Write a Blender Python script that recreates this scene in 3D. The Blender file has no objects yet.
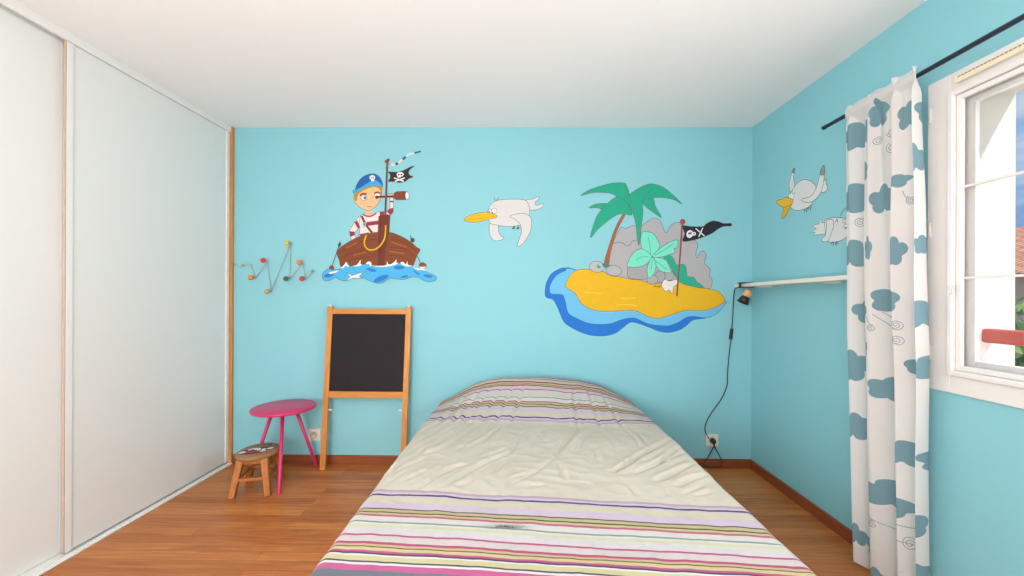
import bpy, bmesh, math, random
from mathutils import Vector, Matrix, noise
from mathutils.geometry import tessellate_polygon
random.seed(7)
S = bpy.context.scene
COL = S.collection
PI = math.pi

# ------------------------------------------------------------------ camera
F = 410.0; PPX, PPY = 515.0, 296.0
YAW, ROLL = 0.0145, 0.0045
CAM = Vector((0, 0, 1.253))
r0 = Vector((math.cos(YAW), math.sin(YAW), 0)); f0 = Vector((-math.sin(YAW), math.cos(YAW), 0)); u0 = Vector((0, 0, 1))
RGT = r0 * math.cos(ROLL) + u0 * math.sin(ROLL)
UP = u0 * math.cos(ROLL) - r0 * math.sin(ROLL)
cd = bpy.data.cameras.new('camera'); cam = bpy.data.objects.new('camera', cd); COL.objects.link(cam)
cd.sensor_width = 36; cd.lens = F / 1024 * 36
cd.shift_x = (512 - PPX) / 1024; cd.shift_y = (PPY - 288) / 1024
cd.clip_start = 0.02; cd.clip_end = 300
M = Matrix((RGT, UP, -f0)).transposed().to_4x4(); M.translation = CAM
cam.matrix_world = M
S.camera = cam

D = 3.032            # back wall
XR = 1.694           # right wall, inner face
XL = -2.154          # wardrobe front
HC = 2.5             # ceiling

# measuring helpers: where a sight line meets a plane of the room
def ray(px, py): return f0 * F + RGT * (px - PPX) + UP * (PPY - py)
def on_y(px, py, y=D):
    d = ray(px, py); return CAM + d * (y / d.y)
def on_x(px, py, x=XR):
    d = ray(px, py); return CAM + d * (x / d.x)
def on_z(px, py, z=0.0):
    d = ray(px, py); return CAM + d * ((z - CAM.z) / d.z)

# --------------------------------------------------------------- materials
def lin(c):
    if isinstance(c, str):
        c = c.lstrip('#'); c = [int(c[i:i+2], 16) / 255 for i in (0, 2, 4)]
    return tuple((v / 12.92 if v <= 0.04045 else ((v + 0.055) / 1.055) ** 2.4) for v in c) + (1.0,)

MATS = {}
def mat(name, col, rough=0.6, var=0.06, vscale=9.0, bump=0.0, bscale=120.0, metal=0.0, spec=0.35, stretch=None):
    if name in MATS: return MATS[name]
    m = bpy.data.materials.new(name); m.use_nodes = True
    nt = m.node_tree; b = nt.nodes['Principled BSDF']
    b.inputs['Roughness'].default_value = rough; b.inputs['Metallic'].default_value = metal
    b.inputs['Specular IOR Level'].default_value = spec
    c = lin(col)
    tc = nt.nodes.new('ShaderNodeTexCoord'); src = tc.outputs['Object']
    if stretch:
        mp = nt.nodes.new('ShaderNodeMapping'); mp.inputs['Scale'].default_value = stretch
        nt.links.new(src, mp.inputs['Vector']); src = mp.outputs['Vector']
    n = nt.nodes.new('ShaderNodeTexNoise'); n.inputs['Scale'].default_value = vscale; n.inputs['Detail'].default_value = 3
    nt.links.new(src, n.inputs['Vector'])
    mx = nt.nodes.new('ShaderNodeMix'); mx.data_type = 'RGBA'
    mx.inputs['A'].default_value = tuple(v * (1 - var) for v in c[:3]) + (1,)
    mx.inputs['B'].default_value = tuple(min(1, v * (1 + var)) for v in c[:3]) + (1,)
    nt.links.new(n.outputs['Fac'], mx.inputs['Factor']); nt.links.new(mx.outputs['Result'], b.inputs['Base Color'])
    if bump:
        n2 = nt.nodes.new('ShaderNodeTexNoise'); n2.inputs['Scale'].default_value = bscale; n2.inputs['Detail'].default_value = 4
        nt.links.new(src, n2.inputs['Vector'])
        bp = nt.nodes.new('ShaderNodeBump'); bp.inputs['Strength'].default_value = bump; bp.inputs['Distance'].default_value = 0.002
        nt.links.new(n2.outputs['Fac'], bp.inputs['Height']); nt.links.new(bp.outputs['Normal'], b.inputs['Normal'])
    MATS[name] = m
    return m

def wood(name, c1, c2, axis='Z', rough=0.4, scale=18.0):
    if name in MATS: return MATS[name]
    m = bpy.data.materials.new(name); m.use_nodes = True
    nt = m.node_tree; b = nt.nodes['Principled BSDF']; b.inputs['Roughness'].default_value = rough
    tc = nt.nodes.new('ShaderNodeTexCoord'); mp = nt.nodes.new('ShaderNodeMapping')
    mp.inputs['Scale'].default_value = {'X': (.08, 1, 1), 'Y': (1, .08, 1), 'Z': (1, 1, .08)}[axis]
    n = nt.nodes.new('ShaderNodeTexNoise'); n.inputs['Scale'].default_value = scale * 3; n.inputs['Detail'].default_value = 5; n.inputs['Distortion'].default_value = 1.0
    cr = nt.nodes.new('ShaderNodeValToRGB'); cr.color_ramp.elements[0].position = .3; cr.color_ramp.elements[1].position = .7
    cr.color_ramp.elements[0].color = lin(c1); cr.color_ramp.elements[1].color = lin(c2)
    nt.links.new(tc.outputs['Object'], mp.inputs['Vector']); nt.links.new(mp.outputs['Vector'], n.inputs['Vector'])
    nt.links.new(n.outputs['Fac'], cr.inputs['Fac']); nt.links.new(cr.outputs['Color'], b.inputs['Base Color'])
    MATS[name] = m
    return m

# ------------------------------------------------------------ mesh helpers
def box(bm, x0, x1, y0, y1, z0, z1, bev=0.0, mi=0):
    vs = [bm.verts.new((x, y, z)) for x in (x0, x1) for y in (y0, y1) for z in (z0, z1)]
    idx = ((0, 1, 3, 2), (4, 6, 7, 5), (0, 4, 5, 1), (2, 3, 7, 6), (0, 2, 6, 4), (1, 5, 7, 3))
    fs = [bm.faces.new([vs[i] for i in q]) for q in idx]
    for f in fs: f.material_index = mi
    if bev > 0:
        es = list({e for f in fs for e in f.edges})
        r = bmesh.ops.bevel(bm, geom=es, offset=bev, segments=2, profile=0.5, affect='EDGES')
        for f in r['faces']: f.material_index = mi
    return vs

def beam(bm, p, q, w, h, side=None, bev=0.0, w2=None, h2=None):
    """square bar from p to q"""
    p, q = Vector(p), Vector(q); d = (q - p).normalized()
    s = Vector(side) if side else Vector((1, 0, 0))
    s = (s - d * s.dot(d)).normalized(); t = d.cross(s)
    w2 = w2 or w; h2 = h2 or h
    vs = []
    for c, a, b in ((p, w, h), (q, w2, h2)):
        for i, j in ((-1, -1), (1, -1), (1, 1), (-1, 1)):
            vs.append(bm.verts.new(c + s * (a / 2 * i) + t * (b / 2 * j)))
    fs = [bm.faces.new(vs[3::-1]), bm.faces.new(vs[4:])]
    for i in range(4):
        j = (i + 1) % 4; fs.append(bm.faces.new((vs[i], vs[j], vs[4 + j], vs[4 + i])))
    if bev: bmesh.ops.bevel(bm, geom=list({e for f in fs for e in f.edges}), offset=bev, segments=2, profile=.5, affect='EDGES')

def tube(bm, pts, r, seg=12, cap=True, mi=0):
    """round tube along points; r number or list"""
    pts = [Vector(p) for p in pts]; n = len(pts)
    rs = r if isinstance(r, (list, tuple)) else [r] * n
    rings = []; ref = None
    for i, p in enumerate(pts):
        d = (pts[min(i + 1, n - 1)] - pts[max(i - 1, 0)]).normalized()
        if ref is None:
            ref = Vector((0, 0, 1)) if abs(d.z) < .9 else Vector((1, 0, 0))
        a = (ref - d * ref.dot(d)).normalized(); ref = a; b = d.cross(a)
        rings.append([bm.verts.new(p + a * (rs[i] * math.cos(2 * PI * k / seg)) + b * (rs[i] * math.sin(2 * PI * k / seg))) for k in range(seg)])
    for i in range(n - 1):
        for k in range(seg):
            f = bm.faces.new((rings[i][k], rings[i][(k + 1) % seg], rings[i + 1][(k + 1) % seg], rings[i + 1][k])); f.smooth = True; f.material_index = mi
    if cap:
        bm.faces.new(rings[0][::-1]).material_index = mi; bm.faces.new(rings[-1]).material_index = mi

def lathe(bm, prof, origin=(0, 0, 0), axis=(0, 0, 1), seg=32, mi=0):
    """revolve (radius, height) pairs about axis"""
    ax = Vector(axis).normalized(); o = Vector(origin)
    t = Vector((1, 0, 0)) if abs(ax.x) < .9 else Vector((0, 1, 0))
    a = (t - ax * t.dot(ax)).normalized(); b = ax.cross(a)
    rings = []
    for r, h in prof:
        if r < 1e-6: rings.append([bm.verts.new(o + ax * h)])
        else: rings.append([bm.verts.new(o + ax * h + a * (r * math.cos(2 * PI * k / seg)) + b * (r * math.sin(2 * PI * k / seg))) for k in range(seg)])
    for A, B in zip(rings, rings[1:]):
        for k in range(seg):
            k2 = (k + 1) % seg
            v = [A[k % len(A)], A[k2 % len(A)], B[k2 % len(B)], B[k % len(B)]]
            u = []
            for w in v:
                if w not in u: u.append(w)
            if len(u) >= 3:
                f = bm.faces.new(u); f.smooth = True; f.material_index = mi

def ball(bm, c, r, seg=16, mi=0, sc=(1, 1, 1)):
    res = bmesh.ops.create_uvsphere(bm, u_segments=seg, v_segments=max(6, seg // 2), radius=r)
    for v in res['verts']:
        v.co = Vector((v.co.x * sc[0], v.co.y * sc[1], v.co.z * sc[2])) + Vector(c)
        for f in v.link_faces: f.smooth = True; f.material_index = mi

def smooth_line(pts, closed=False, n=6):
    P = [Vector(p) for p in pts]; out = []; N = len(P)
    rng = range(N) if closed else range(N - 1)
    for i in rng:
        p0 = P[(i - 1) % N] if closed or i > 0 else P[i]
        p1, p2 = P[i], P[(i + 1) % N]
        p3 = P[(i + 2) % N] if closed or i + 2 < N else p2
        for k in range(n):
            t = k / n
            out.append(0.5 * ((2 * p1) + (p2 - p0) * t + (2 * p0 - 5 * p1 + 4 * p2 - p3) * t * t + (3 * p1 - p0 - 3 * p2 + p3) * t ** 3))
    if not closed: out.append(P[-1])
    return out

def mesh_obj(name, bm, mats, parent=None, auto=None):
    """one mesh object; geometry was built in room space, moved into the parent's own space"""
    base = Vector((0, 0, 0)); p = parent
    while p is not None: base += p.location; p = p.parent
    if base.length: bmesh.ops.translate(bm, verts=bm.verts, vec=-base)
    bmesh.ops.recalc_face_normals(bm, faces=bm.faces) if auto != 'flat' else None
    me = bpy.data.meshes.new(name); bm.to_mesh(me); bm.free()
    for m in (mats if isinstance(mats, (list, tuple)) else [mats]): me.materials.append(m)
    o = bpy.data.objects.new(name, me); COL.objects.link(o)
    if parent: o.parent = parent
    return o

def tag(o, label, cat, group=None, kind=None):
    o['label'] = label; o['category'] = cat
    if group: o['group'] = group
    if kind: o['kind'] = kind
    return o
def thing(name, label, cat, loc, group=None, kind=None):
    o = bpy.data.objects.new(name, None); COL.objects.link(o); o.location = loc; o.empty_display_size = .1
    return tag(o, label, cat, group, kind)
def struct(name, bm, m, label, cat, parent=None):
    o = mesh_obj(name, bm, m, parent)
    if not parent: tag(o, label, cat, kind='structure')
    return o
NB = bmesh.new

# ------------------------------------------------------------ the room shell
M_TEAL = mat('teal wall paint', '#8ACAD5', .75, .02, 2.0, .12, 260)
M_CEIL = mat('white ceiling paint', '#F4F5F6', .8, .01, 2.0, .1, 200)
M_WHITE = mat('white paint', '#E6E5E1', .55, .015, 3.0)
YF = -2.3            # wall behind the camera

def floor_material():
    m = bpy.data.materials.new('orange brown laminate'); m.use_nodes = True
    nt = m.node_tree; N = nt.nodes; L = nt.links; b = N['Principled BSDF']
    tc = N.new('ShaderNodeTexCoord')
    br = N.new('ShaderNodeTexBrick'); br.offset = .37; br.inputs['Scale'].default_value = 1
    br.inputs['Brick Width'].default_value = 1.25; br.inputs['Row Height'].default_value = .066
    br.inputs['Mortar Size'].default_value = .0012; br.inputs['Mortar Smooth'].default_value = .3; br.inputs['Bias'].default_value = 0
    br.inputs['Color1'].default_value = (.0, .0, .0, 1); br.inputs['Color2'].default_value = (1, 1, 1, 1); br.inputs['Mortar'].default_value = (.3, .3, .3, 1)
    L.new(tc.outputs['Object'], br.inputs['Vector'])
    mp = N.new('ShaderNodeMapping'); mp.inputs['Scale'].default_value = (.9, 13, 1)
    L.new(tc.outputs['Object'], mp.inputs['Vector'])
    n = N.new('ShaderNodeTexNoise'); n.inputs['Scale'].default_value = 3.2; n.inputs['Detail'].default_value = 6; n.inputs['Roughness'].default_value = .6; n.inputs['Distortion'].default_value = .8
    L.new(mp.outputs['Vector'], n.inputs['Vector'])
    ma = N.new('ShaderNodeMath'); ma.operation = 'MULTIPLY_ADD'; ma.inputs[1].default_value = .30
    L.new(br.outputs['Color'], ma.inputs[0]); L.new(n.outputs['Fac'], ma.inputs[2])
    cr = N.new('ShaderNodeValToRGB'); e = cr.color_ramp.elements
    e[0].position = .32; e[0].color = lin('#985428'); e[1].position = .95; e[1].color = lin('#D08A4A')
    k = e.new(.62); k.color = lin('#B66C36')
    L.new(ma.outputs[0], cr.inputs['Fac'])
    mx = N.new('ShaderNodeMix'); mx.data_type = 'RGBA'; mx.inputs['B'].default_value = lin('#854A26')
    mm = N.new('ShaderNodeMath'); mm.operation = 'MULTIPLY'; mm.inputs[1].default_value = .6
    L.new(br.outputs['Fac'], mm.inputs[0]); L.new(mm.outputs[0], mx.inputs['Factor'])
    L.new(cr.outputs['Color'], mx.inputs['A']); L.new(mx.outputs['Result'], b.inputs['Base Color'])
    b.inputs['Roughness'].default_value = .33; b.inputs['Specular IOR Level'].default_value = .35
    return m

bm = NB(); box(bm, -2.4, XR + .02, YF, D + .02, -.1, 0)
struct('floor', bm, floor_material(), 'orange brown laminate plank floor around the bed', 'floor')
bm = NB(); box(bm, -2.4, XR + .02, YF, D + .02, HC, HC + .1)
struct('ceiling', bm, M_CEIL, 'plain white painted ceiling over the room', 'ceiling')
bm = NB(); box(bm, -2.4, XR + .2, D, D + .15, -.1, HC + .1)
struct('wall_back', bm, M_TEAL, 'turquoise painted wall behind the bed head', 'wall')
bm = NB(); box(bm, -2.42, -2.28, YF, D, -.1, HC + .1)
struct('wall_left', bm, M_WHITE, 'white wall that the sliding wardrobe is built against', 'wall')
bm = NB(); box(bm, -2.4, XR + .2, YF - .15, YF, -.1, HC + .1)
struct('wall_front', bm, M_WHITE, 'white wall opposite the blue mural wall', 'wall')
# right wall with its window opening
WY0, WY1, WZ0, WZ1 = .47, 1.63, .955, 2.055
XO = XR + .236
bm = NB()
box(bm, XR, XO, WY1, D, -.1, HC + .1); box(bm, XR, XO, YF, WY0, -.1, HC + .1)
box(bm, XR, XO, WY0, WY1, -.1, WZ0); box(bm, XR, XO, WY0, WY1, WZ1, HC + .1)
M_RENDER = mat('white exterior render', '#EFEBE6', .85, .03, 6, .3, 90)
for f in bm.faces:
    c = f.calc_center_median()
    inner = abs(c.x - XR) < 1e-4
    f.material_index = 0 if inner else 1
struct('wall_right', bm, [M_TEAL, M_RENDER], 'turquoise painted wall holding the window and curtain', 'wall')

M_BASE = wood('red brown skirting wood', '#7E3F25', '#98542F', 'X', .4)
bm = NB(); box(bm, -2.142, XR, D - .014, D, 0, .066, .003)
struct('baseboard_back', bm, M_BASE, 'red brown wooden skirting along the wall behind the bed', 'baseboard')
bm = NB(); box(bm, XR - .014, XR, YF, D - .014, 0, .066, .003)
struct('baseboard_right', bm, wood('red brown skirting wood along y', '#7E3F25', '#98542F', 'Y', .4), 'red brown wooden skirting under the window wall', 'baseboard')
bm = NB(); box(bm, -2.172, -2.1435, D - .022, D, 0, HC, .002)
struct('trim_1', bm, wood('orange batten wood', '#B9793D', '#CC9150', 'Z', .5), 'thin orange wooden batten between wardrobe and blue wall', 'trim')

# ------------------------------------------------------------ sliding wardrobe
W = thing('sliding_wardrobe', 'built-in wardrobe with white full-height sliding doors beside the orange batten', 'wardrobe', (XL, 1.9, 0))
M_DOOR = mat('white laminate door', '#EAEAE7', .38, .006, 1.5)
M_ALU = mat('white lacquered profile', '#EDECE9', .35, .01, 4)
M_PEACH = mat('peach edge strip', '#BDA794', .5, .03, 6)
M_TRK = mat('track mid grey', '#B9B8B4', .4, .03, 6)  # one even grey, not assigned to any part
yj = on_x(66, 300, XL - .008).y
def wardrobe_door(x, y0, y1, pr):
    bm = NB(); box(bm, x - .010, x, y0, y1, .018, HC - .043, .0015)
    d = mesh_obj('door', bm, M_DOOR, W)
    for a, b2 in ((y0, y0 + .030), (y1 - .030, y1)):
        bm = NB(); box(bm, x - .011, x + pr, a, b2, .018, HC - .0425, .002)
        mesh_obj('edge_profile', bm, M_ALU, d)
    return d
d1 = wardrobe_door(XL - .014, yj, D - .024, .006)
bm = NB(); box(bm, XL - .018, XL - .0085, yj - .005, yj - .0005, .018, HC - .043, .001)
o = mesh_obj('edge_strip', bm, M_PEACH, d1); o['label'] = 'peach coloured edge strip'
d2 = wardrobe_door(XL - .042, yj - 1.07, yj + .035, .001)
bm = NB()
box(bm, XL - .016, XL, -1.0, D - .022, HC - .042, HC, .002); box(bm, XL - .110, XL - .0165, -1.0, D - .022, HC - .02, HC - .001)
box(bm, XL - .058, XL - .050, -1.0, D - .022, HC - .040, HC - .02)
mesh_obj('upper_track', bm, M_ALU, W)
bm = NB()
box(bm, XL - .110, XL + .022, -1.0, D - .022, 0, .008, .002)
box(bm, XL + .004, XL + .008, -1.0, D - .022, .008, .015); box(bm, XL - .050, XL - .046, -1.0, D - .022, .008, .015)
mesh_obj('lower_track', bm, M_ALU, W)

# ------------------------------------------------------------ window in the right wall
WIN = thing('window_1', 'white framed window in the turquoise wall beside the curtain', 'window', (XR, (WY0 + WY1) / 2, WZ0), kind='structure')
M_PVC = mat('white window lacquer', '#E5E4E2', .35, .01, 4)
def rect_frame(bm, x0, x1, ya, yb, za, zb, w, bev=.003, wb=None):
    wb = wb or w
    box(bm, x0, x1, ya, ya + w, za, zb, bev); box(bm, x0, x1, yb - w, yb, za, zb, bev)
    box(bm, x0, x1, ya + w, yb - w, za, za + wb, bev); box(bm, x0, x1, ya + w, yb - w, zb - w, zb, bev)
bm = NB()
rect_frame(bm, XR - .014, XR - .0005, WY0 - .09, WY1 + .092, .882, 2.13, .092, .003)
mesh_obj('casing', bm, M_PVC, WIN)
bm = NB()
rect_frame(bm, XR - .026, XR + .03, WY0 - .004, WY1 + .004, WZ0 - .004, WZ1 + .004, .022, .004)
mesh_obj('window_frame', bm, M_PVC, WIN)
YM = (WY0 + WY1) / 2
M_GLASS = bpy.data.materials.new('window glass'); M_GLASS.use_nodes = True
nt = M_GLASS.node_tree; nt.nodes.remove(nt.nodes['Principled BSDF'])
tr = nt.nodes.new('ShaderNodeBsdfTransparent'); gl = nt.nodes.new('ShaderNodeBsdfGlossy'); gl.inputs['Roughness'].default_value = .02
fr = nt.nodes.new('ShaderNodeFresnel'); fr.inputs['IOR'].default_value = 1.3; ms = nt.nodes.new('ShaderNodeMixShader')
nt.links.new(fr.outputs[0], ms.inputs[0]); nt.links.new(tr.outputs[0], ms.inputs[1]); nt.links.new(gl.outputs[0], ms.inputs[2])
nt.links.new(ms.outputs[0], nt.nodes['Material Output'].inputs['Surface'])
for (ya, yb) in ((YM + .001, WY1 - .020), (WY0 + .020, YM - .001)):
    bm = NB(); rect_frame(bm, XR - .014, XR + .001, ya, yb, WZ0 + .02, WZ1 - .02, .020, .003)
    sash = mesh_obj('sash', bm, M_PVC, WIN)
    bm = NB(); box(bm, XR + .004, XR + .008, ya + .004, yb - .004, WZ0 + .03, WZ1 - .03)
    mesh_obj('glass_pane', bm, M_GLASS, sash)
    bm = NB(); rect_frame(bm, XR + .016, XR + .032, ya, yb, WZ0 + .02, WZ1 - .02, .042, .003)
    mesh_obj('outer_sash', bm, M_PVC, sash)
    for z in (1.678, 1.33):
        bm = NB(); box(bm, XR - .007, XR + .0035, ya + .018, yb - .018, z - .0045, z + .0045, .0015)
        mesh_obj('glazing_bar', bm, M_PVC, sash)
# hinges, latch and the cream vent on the upper casing
for z in (2.00, 1.53, 1.03):
    bm = NB(); tube(bm, [(XR - .016, WY1 + .078, z - .03), (XR - .016, WY1 + .078, z + .03)], .005, 10)
    mesh_obj('hinge', bm, M_PVC, WIN)
bm = NB(); box(bm, XR - .034, XR - .026, 1.60, 1.622, 1.27, 1.30, .003); beam(bm, (XR - .036, 1.612, 1.285), (XR - .040, 1.59, 1.305), .008, .008, (0, 0, 1), .002)
mesh_obj('latch', bm, M_PVC, WIN)
M_CREAM = mat('cream vent plastic', '#E9E0C8', .45, .02, 5)
M_DARK = mat('dark slot', '#5A4A38', .8, .05, 20)
bm = NB(); box(bm, XR - .036, XR - .014, .98, 1.60, 2.076, 2.102, .004)
v = mesh_obj('air_vent', bm, M_CREAM, WIN); v['label'] = 'cream air vent strip'
bm = NB()
for k in range(46):
    y = 1.005 + k * .0127
    box(bm, XR - .0365, XR - .0330, y, y + .008, 2.0925, 2.0965)
o = mesh_obj('vent_slots', bm, M_DARK, v)
# terracotta guard rail in the opening
bm = NB(); box(bm, XR + .105, XR + .155, WY0, WY1 - .0005, 1.080, 1.134, .008)
g = mesh_obj('guard_rail', bm, mat('terracotta painted rail', '#A84A3C', .6, .08, 8), WIN); g['label'] = 'terracotta red rail'
bm = NB(); box(bm, XR + .033, XO + .03, WY0 + .001, WY1 - .001, WZ0 - .02, WZ0 + .008, .003)
mesh_obj('window_sill', bm, M_RENDER, WIN)

# ------------------------------------------------------------ outside
M_TILE = bpy.data.materials.new('terracotta roof tiles'); M_TILE.use_nodes = True
nt = M_TILE.node_tree; b = nt.nodes['Principled BSDF']; b.inputs['Roughness'].default_value = .9
tc = nt.nodes.new('ShaderNodeTexCoord'); wv = nt.nodes.new('ShaderNodeTexBrick')
wv.inputs['Scale'].default_value = 1; wv.inputs['Brick Width'].default_value = .3; wv.inputs['Row Height'].default_value = .22; wv.inputs['Mortar Size'].default_value = .025
wv.inputs['Color1'].default_value = lin('#B5765A'); wv.inputs['Color2'].default_value = lin('#CF9478'); wv.inputs['Mortar'].default_value = lin('#7B4A38')
nt.links.new(tc.outputs['Object'], wv.inputs['Vector']); nt.links.new(wv.outputs['Color'], b.inputs['Base Color'])
hb = Vector((19.0, 15.0, -3.0))
H = thing('house', 'neighbouring house with terracotta tiled roof seen through the window', 'house', hb)
bm = NB(); box(bm, 15.5, 26, 10, 20.5, -3, 1.95)
mesh_obj('wall', bm, mat('pink house render', '#D9B7A6', .9, .05, 3), H)
bm = NB()
for sgn in (0, 1):
    pass
a = [Vector((15.0, 9.5, 1.9)), Vector((15.0, 21, 1.9)), Vector((20.7, 21, 4.1)), Vector((20.7, 9.5, 4.1)), Vector((26.5, 21, 1.9)), Vector((26.5, 9.5, 1.9))]
t = Vector((0, 0, .12)); lo = [bm.verts.new(p) for p in a]; hi = [bm.verts.new(p + t) for p in a]
for q in ((0, 1, 2, 3), (3, 2, 4, 5)):
    bm.faces.new([hi[i] for i in q]); bm.faces.new([lo[i] for i in q[::-1]])
for q in ((0, 1), (1, 2), (2, 4), (4, 5), (5, 3), (3, 0)):
    bm.faces.new((lo[q[0]], lo[q[1]], hi[q[1]], hi[q[0]]))
mesh_obj('roof', bm, M_TILE, H)
for yy in (12, 15, 18):
    bm = NB(); box(bm, 15.44, 15.52, yy - .5, yy + .5, -.3, 1.1, .01)
    mesh_obj('window', bm, mat('dark house window', '#4A5560', .2, .05, 3), H)
M_LEAF = mat('green leaves', '#6F8A45', .8, .35, 14); M_TRUNK = mat('bark', '#6A5240', .9, .2, 10)
def tree(loc, r, h, label, seed):
    rnd = random.Random(seed)
    T = thing('garden_tree', label, 'tree', loc, 'trees outside the window')
    L = Vector(loc)
    bm = NB(); tube(bm, [L, L + Vector((.05, 0, h * .4)), L + Vector((0, .1, h * .75))], [.16, .12, .05], 8)
    mesh_obj('trunk', bm, M_TRUNK, T)
    bm = NB()
    for k in range(2600):
        while True:
            p = Vector((rnd.uniform(-1, 1), rnd.uniform(-1, 1), rnd.uniform(-1, 1)))
            if .25 < p.length < 1: break
        c = L + Vector((p.x * r, p.y * r, h * .62 + p.z * h * .40))
        s = rnd.uniform(.07, .16)
        a1 = Vector((rnd.gauss(0, 1), rnd.gauss(0, 1), rnd.gauss(0, 1))).normalized(); a2 = a1.orthogonal().normalized()
        q = [bm.verts.new(c + a1 * s), bm.verts.new(c + a2 * s * .5), bm.verts.new(c - a1 * s), bm.verts.new(c - a2 * s * .5)]
        bm.faces.new(q)
    mesh_obj('leaves', bm, M_LEAF, T, 'flat')
tree((8.2, 6.6, -3.0), 1.5, 4.2, 'leafy green tree below the house roof outside the window', 3)
bm = NB(); box(bm, XO + .4, 60, -40, 60, -3.2, -3.0)
struct('ground', bm, mat('garden ground', '#8C8A66', .95, .2, 1.2), 'garden ground outside below the window', 'ground')

# ------------------------------------------------------------ painted murals
def TR(x0, y0, sc):
    return lambda pts: [(x0 + p[0] / sc, y0 + p[1] / sc) for p in pts]
PAINTS = {}
def paint(c): return mat('mural paint ' + c.lstrip('#'), c, .7, .05, 25)
INK = '#5A5A60'

class Mural:
    """paint layers on a wall; every layer sits a fraction of a millimetre above the last"""
    def __init__(s, name, label, loc_px, wall='y', cat='wall mural', group=None):
        s.wall = wall; s.k = 0; s.parts = {}; s.order = []
        p = on_y(*loc_px) if wall == 'y' else on_x(*loc_px)
        s.root = thing(name, label, cat, p, group)
    def P(s, p, k):
        o = .0006 + .00005 * k
        return on_y(p[0], p[1], D - o) if s.wall == 'y' else on_x(p[0], p[1], XR - o)
    def part(s, name):
        if name not in s.parts: s.parts[name] = (NB(), []); s.order.append(name)
        s.cur = s.parts[name]
    def mi(s, c):
        if c not in s.cur[1]: s.cur[1].append(c)
        return s.cur[1].index(c)
    def poly(s, pts, col, smooth=True, ink=True, n=5, inkw=.0032):
        q = smooth_line([(p[0], p[1], 0) for p in pts], True, n) if smooth else [Vector((p[0], p[1], 0)) for p in pts]
        s.k += 1; bm = s.cur[0]
        co = [s.P((p.x, p.y), s.k) for p in q]
        vs = [bm.verts.new(c) for c in co]
        mi = s.mi(col)
        for tri in tessellate_polygon([[Vector((p.x, p.y, 0)) for p in q]]):
            try: bm.faces.new([vs[i] for i in tri]).material_index = mi
            except ValueError: pass
        if ink: s.stroke([(p.x, p.y) for p in q] + [(q[0].x, q[0].y)], INK if ink is True else ink, inkw, smooth=False)
    def ell(s, c, rx, ry, col, rot=0, ink=False):
        a = math.radians(rot)
        s.poly([(c[0] + rx * math.cos(t) * math.cos(a) - ry * math.sin(t) * math.sin(a), c[1] + rx * math.cos(t) * math.sin(a) + ry * math.sin(t) * math.cos(a)) for t in [2 * PI * i / 20 for i in range(20)]], col, False, ink)
    def stroke(s, pts, col, w=.004, smooth=True, taper=False):
        q = smooth_line([(p[0], p[1], 0) for p in pts], False, 5) if smooth else [Vector((p[0], p[1], 0)) for p in pts]
        s.k += 1; bm = s.cur[0]; mi = s.mi(col)
        co = [s.P((p.x, p.y), s.k) for p in q]; prev = None; n = len(co)
        nrm = Vector((0, 1, 0)) if s.wall == 'y' else Vector((1, 0, 0))
        for i, c in enumerate(co):
            d = co[min(i + 1, n - 1)] - co[max(i - 1, 0)]
            if d.length < 1e-9: continue
            sd = d.normalized().cross(nrm) * (w / 2)
            a, b2 = bm.verts.new(c + sd), bm.verts.new(c - sd)
            if prev: bm.faces.new((prev[0], prev[1], b2, a)).material_index = mi
            prev = (a, b2)
    def done(s):
        for nme in s.order:
            bm, cols = s.parts[nme]
            o = mesh_obj(nme, bm, [paint(c) for c in cols], s.root)

px1 = .0074          # about one photo pixel on the back wall, in metres
# --- the boat
m = Mural('boat_mural', 'painted pirate boy with telescope in brown boat above the blackboard', (380, 282))
C1, C2, C3, C4 = TR(340, 145, 11.38), TR(340, 165, 12.8), TR(340, 195, 11.38), TR(315, 228, 7.877)
m.part('painted_boy')
m.poly(C3([(235,235),(180,285),(130,370),(103,420),(115,460),(135,510),(185,500),(165,440),(200,390),(215,370),(228,300)]), '#E4DAD6')
m.poly(C3([(235,235),(290,215),(330,225),(400,205),(450,190),(530,190),(530,232),(450,240),(440,450),(330,450),(240,490),(215,480),(225,400),(210,370),(215,340)]), '#E4DAD6')
m.poly(C3([(300,308),(445,290),(445,335),(312,352)]), '#9A2F4B', False, False)
m.poly(C3([(222,445),(330,425),(325,455),(235,490)]), '#9A2F4B', False, False)
m.poly(C3([(165,312),(195,288),(232,368),(205,386)]), '#9A2F4B', False, False)
m.poly(C3([(105,412),(165,416),(168,455),(122,476)]), '#9A2F4B', False, False)
m.poly(C3([(450,193),(505,190),(500,232),(455,236)]), '#9A2F4B', False, False)
m.poly(C3([(568,38),(605,38),(607,160),(600,200),(570,225),(525,215),(540,180),(568,150)]), '#E4DAD6')
m.poly(C3([(568,66),(606,66),(606,84),(568,84)]), '#9A2F4B', False, False)
m.poly(C3([(548,168),(604,148),(605,190),(575,222),(540,195)]), '#9A2F4B', True, False)
m.poly(C3([(310,165),(350,165),(356,205),(402,205),(370,232),(330,240),(290,222)]), '#E6B488', True, False)
m.stroke(C3([(262,224),(320,244),(380,230),(412,203)]), '#9A2F4B', 1.3 * px1)
m.stroke(C3([(246,238),(290,330),(365,430)]), '#7A3C28', 2.3 * px1)
m.ell(C3([(280,332)])[0], 1.6, 2.1, '#BFD0DC', 0, True); m.ell(C3([(280,332)])[0], .8, 1.2, '#2E5E8E')
m.poly(C2([(190,400),(230,355),(280,325),(360,290),(440,262),(510,280),(522,360),(515,440),(470,515),(420,558),(370,585),(300,565),(240,532),(200,490),(178,440)]), '#E9B98C')
m.poly(C2([(178,370),(240,325),(340,280),(440,252),(535,268),(540,340),(526,400),(512,320),(440,280),(350,305),(262,350),(228,385),(215,462),(188,440)]), '#B8892A', True, False)
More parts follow.
